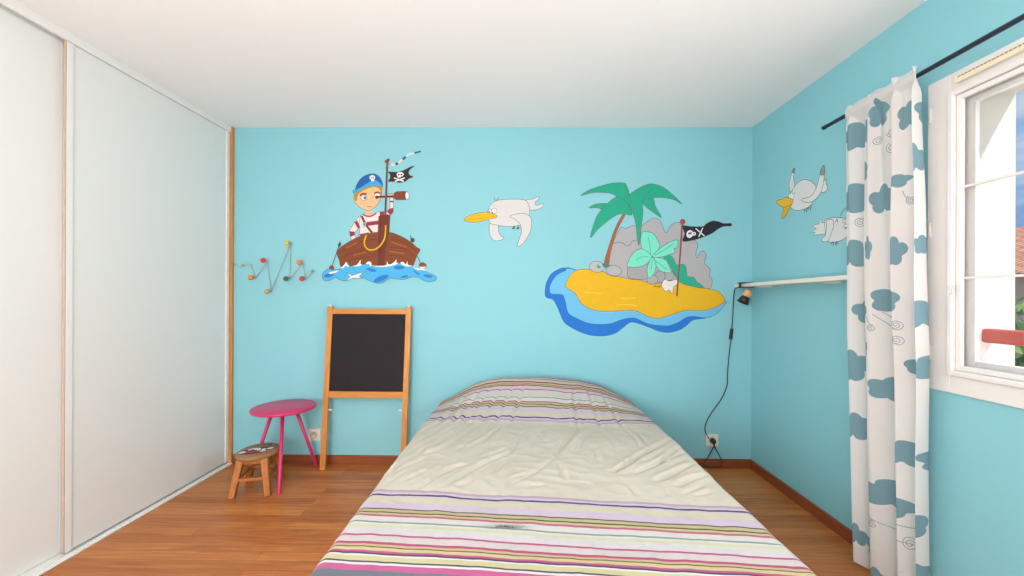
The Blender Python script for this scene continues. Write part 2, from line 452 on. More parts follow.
m.ell(C2([(308,420)])[0], 3.0, 2.5, '#E9EAEC', 0, True); m.ell(C2([(318,420)])[0], 1.4, 1.5, '#3C6EA8')
m.ell(C2([(478,385)])[0], 2.8, 2.0, '#E9EAEC', 0, True)
m.stroke(C2([(256,392),(290,368),(340,372)]), '#9C4A34', 2.0 * px1); m.stroke(C2([(440,362),(475,348),(515,362)]), '#9C4A34', 1.7 * px1)
m.stroke(C2([(350,536),(380,530),(410,536)]), '#8C5A48', .6 * px1)
m.ell(C2([(640,388)])[0], 2.9, 1.9, '#E6B488', 0, True)
m.part('bandana')
m.poly(C2([(190,320),(210,260),(260,180),(330,130),(400,112),(460,120),(510,160),(540,220),(547,285),(500,265),(440,262),(380,268),(300,297),(240,330),(178,368),(165,320)]), '#1F62B0')
m.poly(C2([(165,320),(190,318),(260,288),(340,240),(400,202),(440,192),(490,215),(547,268),(547,287),(500,268),(440,264),(380,270),(300,300),(240,332),(178,370)]), '#38A4DA', True, False)
m.ell(C2([(413,160)])[0], 3.1, 2.6, '#E2E2E4', 0, True); m.ell(C2([(418,190)])[0], 1.8, 1.5, '#E2E2E4'); 
for x in (402, 424): m.ell(C2([(x,164)])[0], .6, .8, '#77808C')
m.part('telescope')
m.stroke(C2([(455,412),(560,405),(695,404)]), '#6E3022', 2.1 * px1)
m.ell(C2([(472,412)])[0], 1.7, 1.7, '#6E3022')
m.poly(C2([(690,362),(722,340),(842,335),(848,445),(722,447),(690,428)]), '#80402A', False)
m.ell(C2([(862,392)])[0], 2.2, 4.1, '#B9D5E8', 0, True); m.ell(C2([(855,392)])[0], 1.2, 2.8, '#E8F0F4')
m.part('mast')
m.stroke([(387.3,160.5),(386.3,190),(385.2,216)], '#6A4C45', 2.0 * px1)
m.poly(C1([(510,186),(530,165),(562,157),(552,200),(522,205)]), '#8A4038')
m.part('streamer')
st = C1([(552,214),(580,222),(632,222),(660,205),(712,165),(750,132),(845,92),(920,72)])
m.stroke(st[:2], '#55707C', .6 * px1, False); 
for a, b2, c in ((1,2,'#E0DCC4'),(2,3,'#28507C'),(3,4,'#E2DCC8'),(4,5,'#2D62A8'),(6,7,'#2F6670')):
    m.stroke(st[a:b2+1], c, (2.2 if a != 6 else 1.7) * px1, False)
m.stroke(C1([(750,132),(790,106),(845,92)]), '#DCE0E0', 1.9 * px1)
m.part('pirate_flag')
m.poly(C1([(550,305),(640,308),(720,290),(790,255),(848,238),(800,275),(780,315),(795,345),(832,362),(780,385),(740,415),(680,428),(600,415),(550,415),(572,370),(566,330)]), '#2E282C')
m.ell(C1([(685,334)])[0], 3.6, 2.4, '#E6E4E2'); m.ell(C1([(672,356)])[0], 1.9, 1.5, '#E6E4E2')
for x in (668, 698): m.ell(C1([(x,338)])[0], .8, .9, '#2E282C')
m.stroke(C1([(614,374),(725,414)]), '#E6E4E2', 1.3 * px1, False); m.stroke(C1([(737,374),(625,414)]), '#E6E4E2', 1.3 * px1, False)
m.part('boat_hull')
m.poly(C4([(172,185),(240,125),(330,75),(430,42),(500,32),(580,32),(650,52),(740,100),(800,150),(828,172),(800,225),(768,300),(700,300),(600,310),(500,310),(400,305),(300,310),(210,310),(190,250)]), '#7E4322')
for q in ([(185,200),(300,130),(420,95),(490,90)],[(195,245),(300,190),(420,165),(485,160)],[(215,290),(330,240),(480,220)],[(585,85),(680,105),(800,180)],[(580,150),(690,160),(790,225)],[(575,215),(680,225),(770,270)]):
    m.stroke(C4(q), '#5F2F18', .5 * px1)
for q in ([(240,160),(330,115)],[(600,110),(720,150)],[(590,185),(700,200)],[(300,215),(400,190)]):
    m.stroke(C4(q), '#A8623A', 1.0 * px1)
m.poly([(378.7,216.4),(381,214.8),(390.1,214.8),(389.2,233),(386.5,250),(384,266.5),(377.0,266.5),(377.2,245)], '#703122', False)
m.stroke([(381,215.5),(380.2,240),(379.8,266)], '#5E2A1E', .6 * px1)
m.part('mooring_rope')
m.stroke(C4([(404,55),(388,110),(400,152),(430,172),(480,165),(520,130),(548,80),(556,20),(556,-22)]), '#D6A91E', 1.5 * px1)
m.part('buoy')
m.stroke(C4([(198,105),(180,165),(135,295)]), '#4A4448', .7 * px1); m.ell(C4([(192,132)])[0], 1.3, 2.4, '#3A4450', 20)
m.ell(C4([(130,315)])[0], 2.3, 2.5, '#84432E', 0, True)
m.part('oar_float'); m.stroke(C4([(806,222),(830,278)]), '#4A4448', .7 * px1)
m.ell(C4([(848,298)])[0], 3.6, 3.0, '#E4E0DA', 0, True); m.poly(C4([(820,296),(828,278),(850,272),(872,284),(876,298),(845,304)]), '#84432E')
m.part('rope_knot'); m.ell(C4([(768,96)])[0], 2.1, 2.3, '#3A4450', 0); m.stroke(C4([(752,58),(758,90)]), '#3A4450', .8 * px1)
m.part('sea_waves')
m.poly(C4([(58,385),(65,350),(110,322),(150,332),(195,320),(225,300),(245,275),(262,280),(268,304),(300,296),(330,298),(352,268),(362,290),(400,282),(430,268),(445,285),(440,298),(500,302),(560,298),(572,275),(582,294),(636,262),(650,282),(690,278),(720,294),(765,300),(800,322),(850,325),(880,345),(920,365),(955,385),(950,410),(910,422),(860,415),(820,390),(770,385),(700,405),(640,400),(590,395),(540,425),(490,435),(430,415),(370,390),(300,395),(250,415),(200,410),(160,390),(110,415),(70,412)]), '#49AEE2')
for c, rx, ry, a in (((110,372),5.5,2.0,-15),((445,330),5.2,1.6,15),((662,312),5.2,1.9,0),((520,398),8,2.6,-22),((705,383),3.6,1.0,-10),((890,378),4.6,1.6,8),((800,352),4,.9,35)):
    m.ell(C4([c])[0], rx, ry, '#2878C8', a)
for q in ([(200,318),(228,292),(246,268),(256,290),(272,300),(258,306),(244,296),(225,312)],[(300,300),(332,288),(360,250),(358,282),(372,288),(340,302)],[(400,282),(425,262),(446,280),(438,302),(425,284)],[(440,296),(500,298),(560,292),(566,262),(580,286),(612,278),(642,248),(640,272),(660,276),(620,292),(570,304),(500,306)],[(672,280),(692,266),(716,286),(728,262),(732,288),(765,298),(720,302)],[(765,300),(800,318),(850,320),(884,336),(850,332),(800,328)],[(112,352),(160,338),(190,336),(160,352),(120,362)]):
    m.poly(C4(q), '#E6EEF0', True, False)
m.poly(C4([(245,348),(290,376),(380,346),(345,380),(372,396),(300,394),(248,416),(278,386)]), '#E6E6E2', False)
m.done()

# --- the gull with the yellow beak
m = Mural('gull_mural', 'painted pale gull with long orange beak between boat and palm island', (505, 246), 'y', 'wall mural', 'painted gulls on the walls')
C = TR(450, 180, 7.2); GW = '#D2D1D1'
m.part('far_wing'); m.poly(C([(290,310),(345,318),(350,370),(368,405),(387,412),(375,430),(320,437),(290,400),(282,360)]), GW)
m.part('tail'); m.poly(C([(545,150),(600,135),(640,118),(637,140),(612,160),(622,182),(665,170),(668,190),(640,208),(575,215)]), GW)
m.part('legs'); 
for x in (457, 487): m.stroke(C([(x,352),(x+8,334)]), '#6B5A3C', 1.6 * px1, False); m.ell(C([(x,348)])[0], 1.5, .9, '#5E543C')
m.part('body'); m.poly(C([(290,310),(274,260),(275,215),(300,170),(350,145),(440,138),(540,145),(570,190),(572,240),(560,290),(500,325),(420,335),(340,325)]), GW)
for q in ([(326,152),(318,128)],[(334,147),(352,126)]): m.stroke(C(q), INK, .5 * px1, False)
m.ell(C([(290,226)])[0], 2.2, 2.2, '#E8E4E4', 0, True); m.ell(C([(318,222)])[0], 2.7, 2.6, '#ECEAE8', 0, True)
m.ell(C([(304,236)])[0], .7, .8, '#4A3A44'); m.ell(C([(284,231)])[0], .9, .8, '#A05A80')
m.part('wing'); m.poly(C([(430,262),(480,245),(540,242),(580,270),(588,320),(575,380),(540,440),(500,478),(485,470),(500,420),(515,370),(505,320),(470,285)]), GW)
m.part('beak'); m.poly(C([(100,285),(140,255),(200,238),(270,232),(335,255),(330,272),(270,285),(200,303),(140,303)]), '#E9B520')
m.stroke(C([(102,286),(200,278),(332,262)]), '#B58612', .4 * px1)
m.done()

# --- the palm island
m = Mural('island_mural', 'painted treasure island with palm and black flag above the bed', (635, 335))
C5, C6, C7, C8 = TR(575, 178, 8.904), TR(540, 255, 6.78), TR(630, 255, 6.78), TR(600, 210, 6.4)
m.part('deep_water')
m.poly(C6([(235,98),(190,88),(140,92),(80,125),(45,185),(35,240),(40,285),(90,305),(125,370),(160,450),(210,490),(280,525),(350,545),(440,548),(510,530),(560,495),(610,458)]) + C7([(50,462),(130,490),(190,515),(260,525),(330,510),(380,480),(430,440),(520,425),(560,380),(400,300),(100,250)]), '#1F74CE', True, '#2A5FA0')
m.part('shallow_water')
m.poly(C6([(235,100),(170,108),(110,140),(70,200),(65,240),(78,264),(150,270),(170,310),(190,390),(240,425),(320,460),(400,470),(480,465),(550,440),(610,428)]) + C7([(40,430),(120,465),(200,478),(270,478),(330,455),(380,425),(430,416),(520,425),(590,395),(640,340),(648,312),(560,300),(100,250)]), '#6BBAE4', True, '#2A5FA0')
m.part('rocks')
GR = '#AEADB1'
m.poly(C8([(65,260),(85,205),(110,150),(135,112),(165,118),(210,100),(260,105),(300,75),(345,52),(385,70),(408,125),(425,146),(450,102),(490,80),(530,88),(560,150),(600,185),(625,220),(614,280),(622,308),(640,272),(668,265),(680,300),(668,340),(705,380),(700,420),(718,450),(705,500),(650,510),(500,490),(300,470),(180,440),(90,420),(60,370)]), GR)
m.stroke(C8([(78,216),(130,206),(180,230),(210,198),(245,192)]), INK, .5 * px1)
m.part('sand')
m.poly(C6([(180,180),(215,125),(270,98),(350,100),(390,118),(430,112),(470,138),(540,148),(620,165)]) + C7([(60,168),(170,196),(300,170),(350,190),(400,202),(470,220),(540,230),(600,248),(635,290),(642,315),(600,345),(540,368),(470,378),(400,375),(340,385),(270,410),(200,428),(130,420),(90,400),(40,378)]) + C6([(600,375),(460,382),(390,378),(320,355),(270,315),(240,260),(200,235),(174,212)]), '#E2B21C')
for q in ([(520,340),(600,335),(660,345)],[(300,250),(420,262)],[(550,295),(650,290)]): m.stroke(C6(q), '#F0C84A', .8 * px1)
m.part('boulders')
m.ell(C6([(385,80)])[0], 7.6, 5.6, '#B8B7BB', 8, True); m.ell(C8([(88,388)])[0], 7.8, 5.2, '#B4B2B6', 8, True)
m.poly(C8([(185,362),(175,400),(182,432),(230,443),(300,440),(322,400),(310,350),(240,350)]), '#A3A1A5')
m.ell(C8([(440,418)])[0], 5.2, 5.2, '#A9A6AA', 0, True); m.ell(C8([(385,425)])[0], 5.0, 6.4, '#A3A1A5', 0, True); m.ell(C8([(335,446)])[0], 5.6, 4.6, '#A9A6AA', 0, True)
m.part('palm_trunk')
m.poly(C8([(148,25),(100,110),(60,220),(26,345),(50,358),(75,240),(110,130),(162,30)]), '#A65E34')
for q in ([(10,340),(22,365),(30,350),(36,378),(44,356),(62,372),(56,352),(80,352),(40,346)],): m.poly(C8(q), '#1E7F72', False, False)
m.poly(C8([(-30,350),(-12,362),(-16,340),(0,362),(8,356),(0,374),(-14,372)]), '#3C9A96', False, False)
m.part('palm_leaves')
LG = '#22A686'
m.poly(C5([(125,265),(190,232),(285,230),(250,278),(200,265)]), LG)
m.poly(C5([(610,185),(690,175),(720,260),(770,350),(690,300),(630,255),(603,220)]), LG)
m.poly(C5([(52,156),(130,105),(240,68),(340,45),(440,45),(464,80),(482,150),(440,198),(390,190),(350,150),(280,130),(160,130)]), LG)
m.poly(C5([(368,170),(440,195),(484,250),(505,328),(440,318),(380,325),(300,375),(200,460),(138,532),(160,430),(200,330),(280,235)]), LG)
m.poly(C5([(438,192),(520,120),(620,65),(690,52),(780,80),(860,140),(952,230),(880,192),(780,174),(690,178),(620,190),(600,230),(605,300),(592,420),(567,604),(540,400),(520,330),(484,240)]), LG)
m.stroke(C5([(500,230),(485,160),(440,60)]), '#1B8868', .4 * px1); m.stroke(C5([(600,235),(610,180),(690,90)]), '#1B8868', .4 * px1)
m.part('bush')
m.poly(C8([(408,302),(440,290),(470,310),(490,350),(540,350),(555,400),(560,425),(600,430),(620,460),(650,480),(662,500),(600,490),(540,475),(500,450),(470,400),(440,340)]), '#25A88C')
m.part('aqua_plant')
AQ = '#79DDC4'
for q in ([(330,300),(280,262),(262,220),(265,150),(290,138),(340,150),(370,195),(382,235),(350,285)],
          [(332,300),(280,252),(230,260),(190,310),(178,362),(250,364),(300,342)],
          [(335,300),(380,250),(440,208),(497,193),(492,240),(472,246),(482,270),(440,287),(400,300)],
          [(340,305),(420,318),(450,378),(454,402),(390,392),(355,350)],
          [(330,305),(303,370),(310,434),(342,410),(358,360),(350,318)]):
    m.poly(C8(q), AQ)
for q in ([(325,290),(318,220),(308,172)],[(310,300),(270,300),(230,320)],[(350,290),(400,262),(470,215)],[(345,320),(390,350),(430,385)],[(335,320),(328,380)]):
    m.stroke(C8(q), '#3E9A88', .45 * px1)
m.part('skull_and_bone')
m.poly(C8([(400,462),(420,443),(442,455),(492,446),(490,480),(472,490),(463,535),(442,512),(420,522),(396,490)]), '#E2DFDB')
m.stroke(C8([(340,492),(392,486)]), '#8E7A2E', .7 * px1, False); m.stroke(C8([(348,482),(385,498)]), '#8E7A2E', .6 * px1, False)
m.part('flag_pole')
m.stroke(C8([(527,80),(512,300),(492,552)]), '#8E5448', 1.7 * px1); m.ell(C8([(529,75)])[0], 2.5, 2.6, '#A8483A', 0, True)
m.part('pirate_flag')
m.poly(C8([(529,102),(590,106),(660,105),(680,88),(720,70),(760,75),(790,86),(838,86),(838,102),(790,105),(750,125),(715,150),(640,180),(580,196),(529,198),(542,150)]), '#24242E')
m.ell(C8([(574,154)])[0], 3.3, 4.0, '#E2E4E6', 15); m.ell(C8([(602,152)])[0], 2.0, 1.9, '#E2E4E6')
for c in ((570,150),(582,148)): m.ell(C8([c])[0], .8, 1.2, '#24242E')
m.ell(C8([(603,152)])[0], .7, .7, '#24242E')
m.stroke(C8([(612,118),(668,166)]), '#E2E4E6', 1.1 * px1, False); m.stroke(C8([(658,114),(632,172)]), '#E2E4E6', 1.1 * px1, False)
m.done()

# --- gulls on the window wall
m = Mural('gull_mural', 'painted gull with open yellow beak and raised wings above the shelf', (803, 212), 'x', 'wall mural', 'painted gulls on the walls')
C = TR(770, 160, 6.4); GW = '#D9DBDC'
m.part('far_wing'); m.poly(C([(132,205),(122,160),(135,100),(148,55),(160,58),(150,110),(157,160),(142,195)]), GW); m.poly(C([(142,82),(148,53),(161,57),(157,86)]), '#8E8E92', False)
m.part('tail'); m.poly(C([(340,145),(362,122),(358,150),(370,180),(345,208),(322,195)]), GW)
m.part('body'); m.poly(C([(130,240),(150,180),(185,140),(225,125),(265,138),(292,170),(292,220),(260,290),(200,320),(150,318),(118,280)]), GW)
m.poly(C([(118,245),(120,210),(130,222),(140,200),(146,220),(158,205),(150,245),(140,262)]), '#ECEEEE', False)
m.part('legs')
for q in ([(225,312),(218,334)],[(240,306),(232,336)],[(250,298),(244,318)],[(264,286),(258,322)]): m.stroke(C(q), '#5C6060', .006, False)
m.part('wing'); m.poly(C([(203,250),(260,232),(295,180),(315,110),(330,50),(348,38),(346,110),(332,190),(300,242),(260,270),(220,268)]), GW); m.poly(C([(320,90),(330,50),(348,38),(347,92)]), '#8E8E92', True)
m.part('beak'); m.poly(C([(145,272),(120,320),(95,362),(74,374),(86,310),(110,285)]), '#E0AC24'); m.poly(C([(42,262),(80,250),(105,238),(147,255),(138,282),(95,302),(60,290)]), '#EAB92C')
m.done()
m = Mural('gull_mural', 'painted gull with ruffled tail partly hidden behind the curtain', (832, 245), 'x', 'wall mural', 'painted gulls on the walls')
m.part('tail'); m.poly(C([(362,395),(332,402),(322,368),(314,410),(292,412),(272,420),(298,440),(258,466),(290,462),(286,482),(355,472)]), GW, False)
m.part('body'); m.poly(C([(350,395),(390,370),(430,368),(490,376),(530,400),(530,440),(500,480),(470,508),(420,525),(370,515)]), GW)
m.stroke(C([(450,362),(465,330),(495,300)]), INK, .004); m.stroke(C([(418,400),(430,378),(432,400)]), INK, .004)
m.ell(C([(474,392)])[0], 1.2, 1.6, '#ECEEEE', 0, True); m.ell(C([(484,424)])[0], 1.6, 2.4, '#ECEEEE', 0, True); m.ell(C([(486,432)])[0], .6, 1.0, '#3A3E42')
m.part('wing'); m.poly(C([(362,388),(400,382),(408,420),(388,480),(372,517),(340,523),(333,503),(355,480),(362,430)]), GW)
m.part('legs')
for q in ([(400,522),(388,538)],[(402,522),(408,546)],[(420,524),(424,548)],[(424,522),(438,536)]): m.stroke(C(q), '#5C6060', .006, False)
m.done()

# ------------------------------------------------------------ bed
BXL, BXR, BY0, BZ = -.585, .822, .98, .50
BED = thing('bed', 'double bed under a rumpled cream bedspread with coloured stripes', 'bed', ((BXL + BXR) / 2, 2.0, 0))
bm = NB(); box(bm, BXL + .03, BXR - .03, BY0 + .04, D - .06, .24, .455, .05)
mesh_obj('mattress', bm, mat('white mattress ticking', '#E2E0DA', .9, .03, 30), BED)
bm = NB(); box(bm, BXL + .04, BXR - .04, BY0 + .05, D - .05, .10, .24, .01)
mesh_obj('bed_base', bm, mat('beige slatted base', '#B9A58A', .7, .05, 8), BED)
for x in (BXL + .12, BXR - .12):
    for y in (BY0 + .15, D - .2):
        bm = NB(); tube(bm, [(x, y, 0), (x, y, .10)], .03, 14); mesh_obj('leg', bm, mat('dark bed leg', '#3B322C', .6), BED)

# stripes, given as distance from the plain middle of the cloth
def sd(y): return .753 * 410 * (1 / 196.8 - 1 / (y - 296))
CREAM = '#C8C1B3'
stripes = [(492.6,'#CDA5C6'),(494.6,'#DCC9D8'),(496.4,'#5C4E86'),(497.9,'#DDCBDB'),(500,'#DED6A2'),(504,'#D9C3DC'),(510.4,'#7E4A72'),(511.6,'#CBBE70'),(514.1,'#5E5A36'),(515.2,'#D4C67E'),(517,'#DC4E86'),(519,'#E0DCD4'),(524,'#8FA6A4'),(525.4,'#E2E0DA'),(527.2,'#DCDAA6'),(529.8,'#DDD6D8'),(537.3,'#D0468E'),(538.9,'#DDCFCB'),(544.8,'#CE3C7E'),(547.4,'#D8BC7A'),(549.2,'#6A5E3A'),(550.4,'#DCC57C'),(553,'#D2408C'),(555.4,'#5A4A72'),(556.8,'#E6E2E0'),(558.2,'#D8CF86'),(563.3,'#565672'),(564.5,'#E6E2E0'),(566.8,'#E0459A'),(572.6,'#777F8E')]
ST = bpy.data.materials.new('striped bedspread cotton'); ST.use_nodes = True
nt = ST.node_tree; N = nt.nodes; L = nt.links; b = N['Principled BSDF']; b.inputs['Roughness'].default_value = .9; b.inputs['Specular IOR Level'].default_value = .15
at = N.new('ShaderNodeAttribute'); at.attribute_name = 'stripe'
mr = N.new('ShaderNodeMapRange'); mr.inputs['From Min'].default_value = -.05; mr.inputs['From Max'].default_value = .55
L.new(at.outputs['Fac'], mr.inputs['Value'])
cr = N.new('ShaderNodeValToRGB'); cr.color_ramp.interpolation = 'CONSTANT'; els = cr.color_ramp.elements
els[0].position = 0; els[0].color = lin(CREAM); els.remove(els[1])
def calm(c, k=.33, v=.76):
    r, g, b2, _ = lin(c); l = .3 * r + .55 * g + .15 * b2
    return tuple((q + (l - q) * k) * v for q in (r, g, b2)) + (1,)
for y, c in stripes:
    e = els.new((sd(y) + .05) / .6); e.color = calm(c)
L.new(mr.outputs['Result'], cr.inputs['Fac'])
at2 = N.new('ShaderNodeAttribute'); at2.attribute_name = 'stain'
mx = N.new('ShaderNodeMix'); mx.data_type = 'RGBA'; mx.inputs['B'].default_value = lin('#4C5C48')
tc = N.new('ShaderNodeTexCoord'); nz = N.new('ShaderNodeTexNoise'); nz.inputs['Scale'].default_value = 90; L.new(tc.outputs['Object'], nz.inputs['Vector'])
mu = N.new('ShaderNodeMath'); mu.operation = 'MULTIPLY'; L.new(at2.outputs['Fac'], mu.inputs[0]); L.new(nz.outputs['Fac'], mu.inputs[1])
L.new(mu.outputs[0], mx.inputs['Factor']); L.new(cr.outputs['Color'], mx.inputs['A']); L.new(mx.outputs['Result'], b.inputs['Base Color'])
n2 = N.new('ShaderNodeTexNoise'); n2.inputs['Scale'].default_value = 55; n2.inputs['Detail'].default_value = 5; L.new(tc.outputs['Object'], n2.inputs['Vector'])
bp = N.new('ShaderNodeBump'); bp.inputs['Strength'].default_value = .35; bp.inputs['Distance'].default_value = .004
L.new(n2.outputs['Fac'], bp.inputs['Height']); L.new(bp.outputs['Normal'], b.inputs['Normal'])

HEAD = [(-.60,-.03),(-.565,.0),(-.50,.03),(-.42,.075),(-.33,.128),(-.24,.158),(-.14,.176),(.03,.180),(.2,.177),(.4,.160),(.545,.130),(.64,.088),(.73,.042),(.80,.0),(.86,-.03)]
def headz(x):
    if x <= HEAD[0][0]: return HEAD[0][1]
    for (a, za), (b2, zb) in zip(HEAD, HEAD[1:]):
        if x <= b2:
            t = (x - a) / (b2 - a); return za + (zb - za) * t
    return HEAD[-1][1]
def sst(a, b2, x):
    t = max(0, min(1, (x - a) / (b2 - a))); return t * t * (3 - 2 * t)
def ridge(p, s):
    v = noise.noise(p * s); return (1 - abs(v)) ** 3
# creases of the cloth: each a line over the bed top
import numpy as np
CR = []
def crease(tr, pts, amp=.008, w=.009):
    q = [on_z(p[0], p[1], .5) for p in tr(pts)]
    CR.append(([(p.x, min(p.y, 2.95)) for p in q], amp, w))
K1, K2, K3 = TR(370, 400, 5.7625), TR(500, 400, 5.2375), TR(600, 400, 5.2375)
for p in ([(60,460),(150,385),(330,280),(450,200),(560,125)],[(250,330),(430,270),(560,190),(700,95)],[(560,275),(660,230),(770,150)],[(270,520),(450,400),(560,365)],[(430,510),(520,440),(640,370),(830,290)],[(240,290),(480,160),(610,70)]):
    crease(K1, p, .011, .010)
for p in ([(200,390),(330,330)],[(130,430),(280,330)],[(360,190),(480,120),(580,60)],[(280,190),(420,110),(500,60)],[(790,510),(830,450),(922,420)],[(300,470),(430,370)],[(200,470),(330,400)],[(640,330),(800,270)],[(700,200),(800,130)],[(470,300),(560,250)],[(100,480),(200,420)],[(520,500),(600,450)],[(700,430),(780,350)]):
    crease(K1, p, .0055, .008)
for p in ([(440,110),(400,170),(340,230),(290,300)],[(838,235),(720,300),(600,380)]): crease(K2, p, .012, .011)
for p in ([(290,300),(180,380),(60,440)],[(460,170),(420,230),(410,280)],[(310,330),(345,420)],[(160,450),(240,440)],[(120,160),(60,260),(10,300)],[(250,150),(170,250)],[(500,260),(520,330)],[(560,180),(610,250)]): crease(K2, p, .0045, .011)
for p in ([(80,380),(200,310),(370,205)],[(320,330),(360,290),(410,250)],[(180,390),(330,320),(450,265)],[(290,430),(390,380),(490,330)],[(400,450),(480,410),(560,390)]): crease(K3, p, .013, .010)
for p in ([(430,490),(540,440)],[(500,500),(590,470)],[(120,140),(180,200),(225,270)],[(200,170),(265,260)],[(350,460),(355,500)],[(130,430),(200,500)],[(90,300),(150,340)]): crease(K3, p, .0045, .008)
# pleats running over the pillow end
for x0, x1 in ((-.50, -.36), (-.43, -.27), (-.36, -.20), (-.27, -.12), (-.17, -.05), (-.07, .02), (.33, .36), (.47, .46), (.60, .55)):
    CR.append(([(x0, 2.36), ((x0 + x1) / 2, 2.58), (x1, 2.80)], .0075, .010))
def crease_field(X, Y):
    Z = np.zeros_like(X)
    for pts, amp, w in CR:
        P3 = smooth_line([(p[0], p[1], 0) for p in pts], False, 4)
        best = np.full_like(X, 9.0); sgn = np.zeros_like(X); tt = np.zeros_like(X); n = len(P3) - 1
        for i in range(n):
            ax_, ay_, bx_, by_ = P3[i].x, P3[i].y, P3[i + 1].x, P3[i + 1].y
            dx_, dy_ = bx_ - ax_, by_ - ay_; l2 = dx_ * dx_ + dy_ * dy_ + 1e-12
            t = np.clip(((X - ax_) * dx_ + (Y - ay_) * dy_) / l2, 0, 1)
            ex, ey_ = X - ax_ - t * dx_, Y - ay_ - t * dy_
            d = np.hypot(ex, ey_); k = d < best
            best = np.where(k, d, best); sgn = np.where(k, np.sign(dx_ * ey_ - dy_ * ex), sgn); tt = np.where(k, (i + t) / n, tt)
        env = np.sin(np.clip(tt, .0, 1) * math.pi) ** .6
        sdist = best * sgn
        Z += amp * env * (-np.exp(-(best / w) ** 2) + .45 * np.exp(-((sdist - 2.2 * w) / (1.7 * w)) ** 2) + .25 * np.exp(-((sdist + 2.2 * w) / (1.6 * w)) ** 2))
    return Z * 1.3
def wrinkle(x, y):
    m2 = sst(1.35, 1.7, y) * (1 - sst(2.75, 2.95, y))
    f = noise.noise(Vector((x * 5, y * 4, 2.2))) * .007 * m2
    f += (ridge(Vector((x * 9 + y * 5, y * 10 - x * 6, 3.1)), 1.0) - .5) * .0035 * m2
    f += noise.noise(Vector((x * 2.5, y * 4, 9.0))) * .006
    f += noise.noise(Vector((x * 16, y * 14, 5.0))) * .0022 + noise.noise(Vector((x * 40, y * 36, 5.0))) * .0009
    return f
nx, ny = 300, 380
RND = .035; DROP = .40
Lx = (BXR - BXL) - 2 * RND; Aq = RND * PI / 2; totx = Lx + 2 * Aq + 2 * DROP
Ly = D - .035 - (BY0 + RND); toty = Ly + Aq + DROP
def across(t):
    """position and drop for arc length t measured from the left hem"""
    s_ = t
    if s_ < DROP: return BXL, RND + (DROP - s_)
    s_ -= DROP
    if s_ < Aq:
        a = s_ / RND; return BXL + RND * (1 - math.cos(a)) * 1.0, RND * (1 - math.sin(a))
    s_ -= Aq
    if s_ < Lx: return BXL + RND + s_, 0
    s_ -= Lx
    if s_ < Aq:
        a = s_ / RND; return BXR - RND + RND * math.sin(a), RND * (1 - math.cos(a))
    s_ -= Aq
    return BXR, RND + s_
bm = NB(); lay = bm.verts.layers.float.new('stripe'); lay2 = bm.verts.layers.float.new('stain')
def along(tv):
    if tv < DROP: return BY0
    if tv < DROP + Aq: return BY0 + RND * (1 - math.cos((tv - DROP) / RND))
    return BY0 + RND + (tv - DROP - Aq)
GX, GY = np.meshgrid(np.array([across(i / nx * totx)[0] for i in range(nx + 1)]), np.array([along(j / ny * toty) for j in range(ny + 1)]))
CF = crease_field(GX, GY)
grid = []
for j in range(ny + 1):
    tv = j / ny * toty; s_ = tv
    if s_ < DROP: yb, dy = BY0, RND + DROP - s_
    elif s_ < DROP + Aq:
        a = (s_ - DROP) / RND; yb, dy = BY0 + RND * (1 - math.cos(a)), RND * (1 - math.sin(a))
    else: yb, dy = BY0 + RND + (s_ - DROP - Aq), 0
    row = []
    for i in range(nx + 1):
        xb, dx = across(i / nx * totx)
        top = BZ
        r = sst(2.36, 2.95, yb); r = .35 * r + .65 * max(0, min(1, (yb - 2.43) / .47))
        r = min(r, 1)
        hz = headz(xb) * r
        back = sst(2.90, D - .03, yb) * .10
        drop = max(dx, dy)
        onside = sst(.02, .10, drop)
        wz = (wrinkle(xb, yb) + float(CF[j, i])) * (1 - onside)
        z = max(.012, top + hz - back + wz - drop)
        x, y = xb, yb
        sgn = -1 if i < nx / 2 else 1
        # hanging sides billow a little, edge wanders
        wob = noise.noise(Vector((yb * 4.5, sgn * 3.0, 1.0))) * .016 + noise.noise(Vector((yb * 11, sgn * 5.0, 2.0))) * .007
        if dx > 0: x += sgn * (wob * sst(0, .06, dx) + .01 * sst(0, .3, dx) * math.sin(yb * 23 + sgn))
        if dy > 0: y += .012 * math.sin(xb * 19) * sst(0, .3, dy)
        v = bm.verts.new((x, y, z))
        yy = yb - dy
        front = 1.563 - .078 * (xb + .27) - yy - (dx * .25 if yb > 0 else 0)
        ramp = math.sqrt(1 + (.17 / .47) ** 2)
        hd = (yb - 2.445 + .012 * math.sin(xb * 3.0)) * (1.0 if yb < 2.43 else ramp) * .90
        wv_ = noise.noise(Vector((xb * 5, yb * 5, 12.0))) * .006
        v[lay] = max(front + wv_ * .6, hd + wv_)
        sx = (xb - (-.04)) / .055; sy_ = (yb - 1.337) / .011
        v[lay2] = 2.2 * math.exp(-(sx * sx + sy_ * sy_))
        row.append(v)
    grid.append(row)
for j in range(ny):
    for i in range(nx):
        f = bm.faces.new((grid[j][i], grid[j][i + 1], grid[j + 1][i + 1], grid[j + 1][i])); f.smooth = True
SP = mesh_obj('bedspread', bm, ST, BED)
SP['label'] = 'cream bedspread with bands of pink, yellow and lilac stripes'

